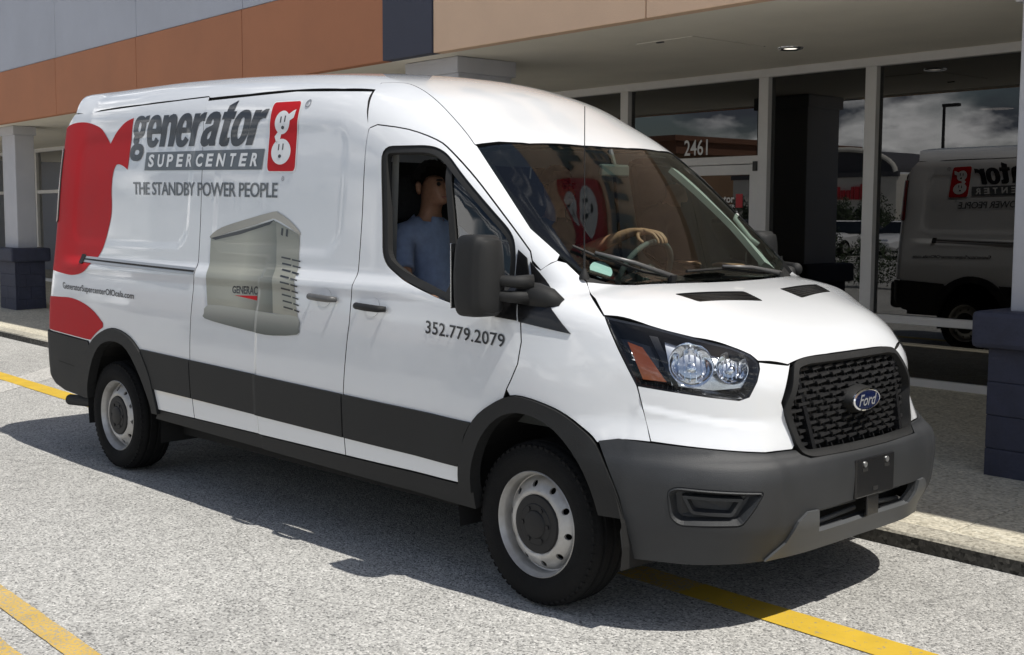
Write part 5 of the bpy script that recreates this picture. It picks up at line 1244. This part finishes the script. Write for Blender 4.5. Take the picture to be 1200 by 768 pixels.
flat('emblem_slots', [[(a-.016, c-.06), (a+.016, c-.06), (a+.016, c+.06), (a-.016, c+.06)] for a, c in ((-.23, 5.01), (-.12, 5.02), (-.24, 4.58), (-.12, 4.59))]+[ell(-.16, 4.88, .04, .03, 14), ell(-.17, 4.44, .04, .03, 14)], M['ink'], FV-.088, sbo)

# ------------------------------------------------------------------ across the car park (seen mirrored in the shop glass)
def uv(u, v): return (u*math.cos(TH)-v*math.sin(TH), u*math.sin(TH)+v*math.cos(TH), 0)
M['far_white'] = pbr('far shop wall', (.62, .60, .55), .9, var=.05, vscale=.5)
M['far_tan'] = pbr('far tan wall', (.24, .15, .09), .9, var=.06, vscale=.5)
M['far_brown'] = pbr('far brown trim', (.16, .075, .045), .9)
M['far_dark'] = pbr('far dark roof', (.07, .07, .08), .9)
M['leaf'] = pbr('dark shrub leaves', (.030, .050, .018), .7, var=.5, vscale=3)
M['bark'] = pbr('shrub stem', (.06, .045, .03), .9)
M['car_glass'] = pbr('car glass', (.012, .014, .016), .08)
fb = empty('retail_building', (0, 0, 0), TH); tag(fb, 'white shop with arched dark gable and red signs across the car park', 'building')
MB().box(-47.5, -35.6, -62, -48, 0, 4.0, bev=.05).build('wall', M['far_white'], fb)
MB().box(-47.6, -35.5, -48.15, -47.9, 3.85, 4.15).build('cornice', M['far_dark'], fb)
def arch(u0, u1, z0, z1, v0, par):
    n_ = 20; c = (u0+u1)/2; p = [(c+(u1-u0)/2*math.cos(math.pi*k/n_), z0+(z1-z0)*math.sin(math.pi*k/n_)) for k in range(n_+1)]
    m = MB(); m.add([(a, v0, b) for a, b in p]+[(a, v0-6, b) for a, b in p], [tuple(range(n_+1))]+[(k, k+1, n_+2+k, n_+1+k) for k in range(n_)]); m.build('gable', M['far_dark'], par, fix=False)
    t = MB(); t.tube([(a, v0+.05, b) for a, b in p], .14, 8); t.build('gable_trim', M['far_white'], par)
arch(-43.2, -35.7, 4.1, 5.5, -48.05, fb)
sg = MB(); rs = random.Random(5); x = -40.9
while x < -37.0:
    w_ = rs.uniform(.16, .34); sg.box(x, x+w_, -47.95, -47.88, 2.55, 2.55+rs.choice((.55, .75, .9))); x += w_+.07
sg.build('red_sign', M['vinyl_red'], fb)
MB().box(-45.9, -43.9, -47.95, -47.88, 2.1, 2.5).build('red_sign', M['vinyl_red'], fb)
for a in np.arange(-46.6, -36.6, 2.1): MB().box(a, a+1.7, -48.0, -47.94, .1, 2.0).build('window', M['car_glass'], fb)
f2 = empty('retail_building', (0, 0, 0), TH); tag(f2, 'tan and brown arcade building at the far left of the car park', 'building')
MB().box(-84, -50.6, -66, -46, 0, 5.6).build('wall', M['far_tan'], f2); MB().box(-84.5, -50.2, -66, -45.5, 5.6, 6.4).build('cornice', M['far_brown'], f2); MB().box(-84.5, -50.0, -66, -45.2, 6.4, 6.75).build('cornice', M['far_brown'], f2)
for a in np.arange(-82, -52, 3.4): MB().box(a, a+2.4, -46.0, -45.94, .1, 2.8).build('window', M['car_glass'], f2)
f3 = empty('retail_building', (0, 0, 0), TH); tag(f3, 'long low white shop with a shallow arched parapet on the right across the car park', 'building')
MB().box(-35.3, 40, -62, -50, 0, 3.5).build('wall', M['far_white'], f3); arch(-31.5, -24.5, 3.5, 4.6, -49.95, f3)
for a in np.arange(-34.5, 38, 3.1): MB().box(a, a+2.3, -50.0, -49.94, .1, 2.5).build('window', M['car_glass'], f3)
MB().box(-35.3, 40, -50.0, -48.6, 2.75, 3.0).build('canopy', M['far_brown'], f3)
lp = empty('lamp_post', uv(-28.1, -40), TH); tag(lp, 'tall thin dark lamp post standing in the car park', 'lamp post')
MB().tube([(0, 0, 0), (0, 0, 6.9)], [.10, .07], 10).build('pole', M['black_metal'], lp); MB().box(-.05, .8, -.15, .15, 6.8, 6.95, bev=.03).build('lamp_head', M['black_metal'], lp); MB().tube([(0, 0, 0), (0, 0, .7)], .3, 14).build('footing', M['kerb'], lp)
def shrub_mesh(seed, h, w_):
    r_ = random.Random(seed); m = MB()
    for _ in range(1500):
        a, z = r_.uniform(0, 2*math.pi), r_.random(); rad = w_*(.35+.65*math.sin(math.pi*min(1, .15+z*.85)))*r_.random()**.45*(1+.25*math.sin(3*a+seed))
        c = Vector((rad*math.cos(a), rad*math.sin(a), .15+h*z*(1+.12*math.sin(2*a)))); d = Vector((r_.gauss(0, 1), r_.gauss(0, 1), r_.gauss(.3, 1))).normalized(); e = d.orthogonal().normalized()*.05; g_ = d*.13
        m.add([c-e, c+g_*.5-e*.2, c+g_, c+e+g_*.4], [(0, 1, 2, 3)])
    return m
src = []
for sd_ in range(3):
    r0 = empty('shrub', (0, 0, 0)); shrub_mesh(sd_, 1.75+.2*sd_, .95).build('crown', M['leaf'], r0, fix=False)
    tk = MB()
    for q in range(4): tk.tube([(0, 0, 0), (.25*math.cos(q*1.6), .25*math.sin(q*1.6), .9)], [.035, .012], 6)
    tk.build('stem', M['bark'], r0); src.append(r0)
def copy_tree(o, parent=None):
    c = o.copy(); COL.objects.link(c); c.parent = parent
    for ch in list(o.children): copy_tree(ch, c)
    return c
rs = random.Random(9)
for i in range(22):
    o = src[i] if i < 3 else copy_tree(src[i % 3])
    x, y, _ = uv(-37.5+1.15*i, -34+rs.uniform(-.6, .6)) if i < 12 else uv(-14.8+.95*(i-12), -9.5+rs.uniform(-.15, .15)); o.location = (x, y, 0); o.rotation_euler.z = rs.uniform(0, 6.28); s_ = rs.uniform(.85, 1.15)*(1 if i < 12 else .55); o.scale = (s_, s_, s_)  # low row near the shop is added to darken its glass reflection
    tag(o, ['tall', 'rounded', 'spreading'][i % 3]+' shrub, '+['first', 'second', 'third', 'fourth', 'fifth', 'sixth', 'seventh', 'eighth', 'ninth', 'tenth', 'eleventh', 'last'][i % 12]+(' along the strip before the white shop' if i < 12 else ' of the low row added to darken the shop reflection'), 'shrub', 'shrubs in the far car park strip' if i < 12 else 'low shrubs added to darken the shop reflection')
def car(u, v, col, label, rz=0):
    r0 = empty('parked_car', uv(u, v), TH+rz); tag(r0, label, 'car', 'cars in the car park')
    mat = pbr('car paint', col, .3, coat=.8)
    st_ = [(-2.2, .50, .62, .70), (-2.1, .30, .86, .80), (-1.5, .24, .96, .86), (-.9, .22, .98, .88), (.6, .22, .98, .88), (1.4, .24, .90, .86), (2.0, .28, .78, .78), (2.25, .42, .62, .62)]
    v_ = []; f_ = []; n_ = 12
    for x, zb, zt, hw in st_:
        for k in range(n_):
            t = 2*math.pi*k/n_+math.pi/n_; cx, cz = math.cos(t), math.sin(t); sg_ = lambda q: math.copysign(abs(q)**.45, q)
            v_.append((x, hw*sg_(cx), (zb+zt)/2+(zt-zb)/2*sg_(cz)))
    for i in range(len(st_)-1):
        for k in range(n_): f_.append((i*n_+k, i*n_+(k+1) % n_, (i+1)*n_+(k+1) % n_, (i+1)*n_+k))
    f_ += [tuple(range(n_)), tuple((len(st_)-1)*n_+k for k in range(n_-1, -1, -1))]
    m = MB(); m.add(v_, f_); b = m.build('body', mat, r0); autosmooth(b, 40)
    def cabin(z0, z1, g0, mt, nm, par):
        q = MB(); lo = [(-1.75, .80), (-.2, .84), (.95, .80)]; hi = [(-1.15, .60), (-.3, .66), (.25, .60)]
        pts = [(x-(0 if x > 0 else -g0), y, z0) for x, y in lo]+[(x, y*.98, z1) for x, y in hi]; pts = pts+[(x, -y, z) for x, y, z in pts]
        q.add(pts, [(0, 1, 4, 3), (1, 2, 5, 4), (6, 9, 10, 7), (7, 10, 11, 8), (3, 4, 10, 9), (4, 5, 11, 10), (0, 3, 9, 6), (2, 8, 11, 5)]); return q.build(nm, mt, par)
    cabin(.93, 1.38, 0, M['car_glass'], 'windows', r0)
    q = MB(); q.add([(-1.2, .6, 1.37), (.28, .6, 1.37), (.2, .5, 1.42), (-1.1, .5, 1.42), (-1.2, -.6, 1.37), (.28, -.6, 1.37), (.2, -.5, 1.42), (-1.1, -.5, 1.42)], [(0, 1, 2, 3), (4, 7, 6, 5), (3, 2, 6, 7), (0, 3, 7, 4), (1, 5, 6, 2)]); q.build('roof', mat, r0)
    for x in (-1.35, 1.35):
        for s in (1, -1):
            w_ = MB(); w_.lathe([(.70*s, .20), (.70*s, .31), (.74*s, .33), (.86*s, .33), (.90*s, .30), (.89*s, .20)], 24, 0, 'y', (x, 0, .33)); wo_ = w_.build('wheel', M['tyre'], r0, True)
            MB().lathe([(.885*s, .20), (.875*s, .12), (.89*s, .001)], 16, 0, 'y', (x, 0, .33)).build('rim', M['rim'], wo_)
    for s in (1, -1):
        MB().box(2.12, 2.2, .35*s-.14, .35*s+.14, .60, .72, bev=.02).build('headlight', M['bulb'], r0); MB().box(-2.2, -2.1, .5*s-.16, .5*s+.16, .70, .82, bev=.02).build('tail_light', M['tail'], r0)
car(-25.5, -28.5, (.78, .78, .78), 'white saloon car parked across the car park', R(90))
car(-22.7, -28.5, (.75, .76, .78), 'second white saloon car parked beside the first', R(90))
car(-31.5, -29.0, (.10, .10, .11), 'dark grey saloon car parked near the shrubs', R(-90))
car(-14.0, -28.5, (.25, .03, .03), 'dark red saloon car parked across the car park', R(90))
car(-5.5, -29.0, (.35, .37, .40), 'silver saloon car parked across the car park', R(-90))
for o in list(COL.objects):
    if o.parent is None and o.type in ('MESH', 'EMPTY') and 'kind' not in o.keys() and 'label' not in o.keys(): print('UNTAGGED', o.name)
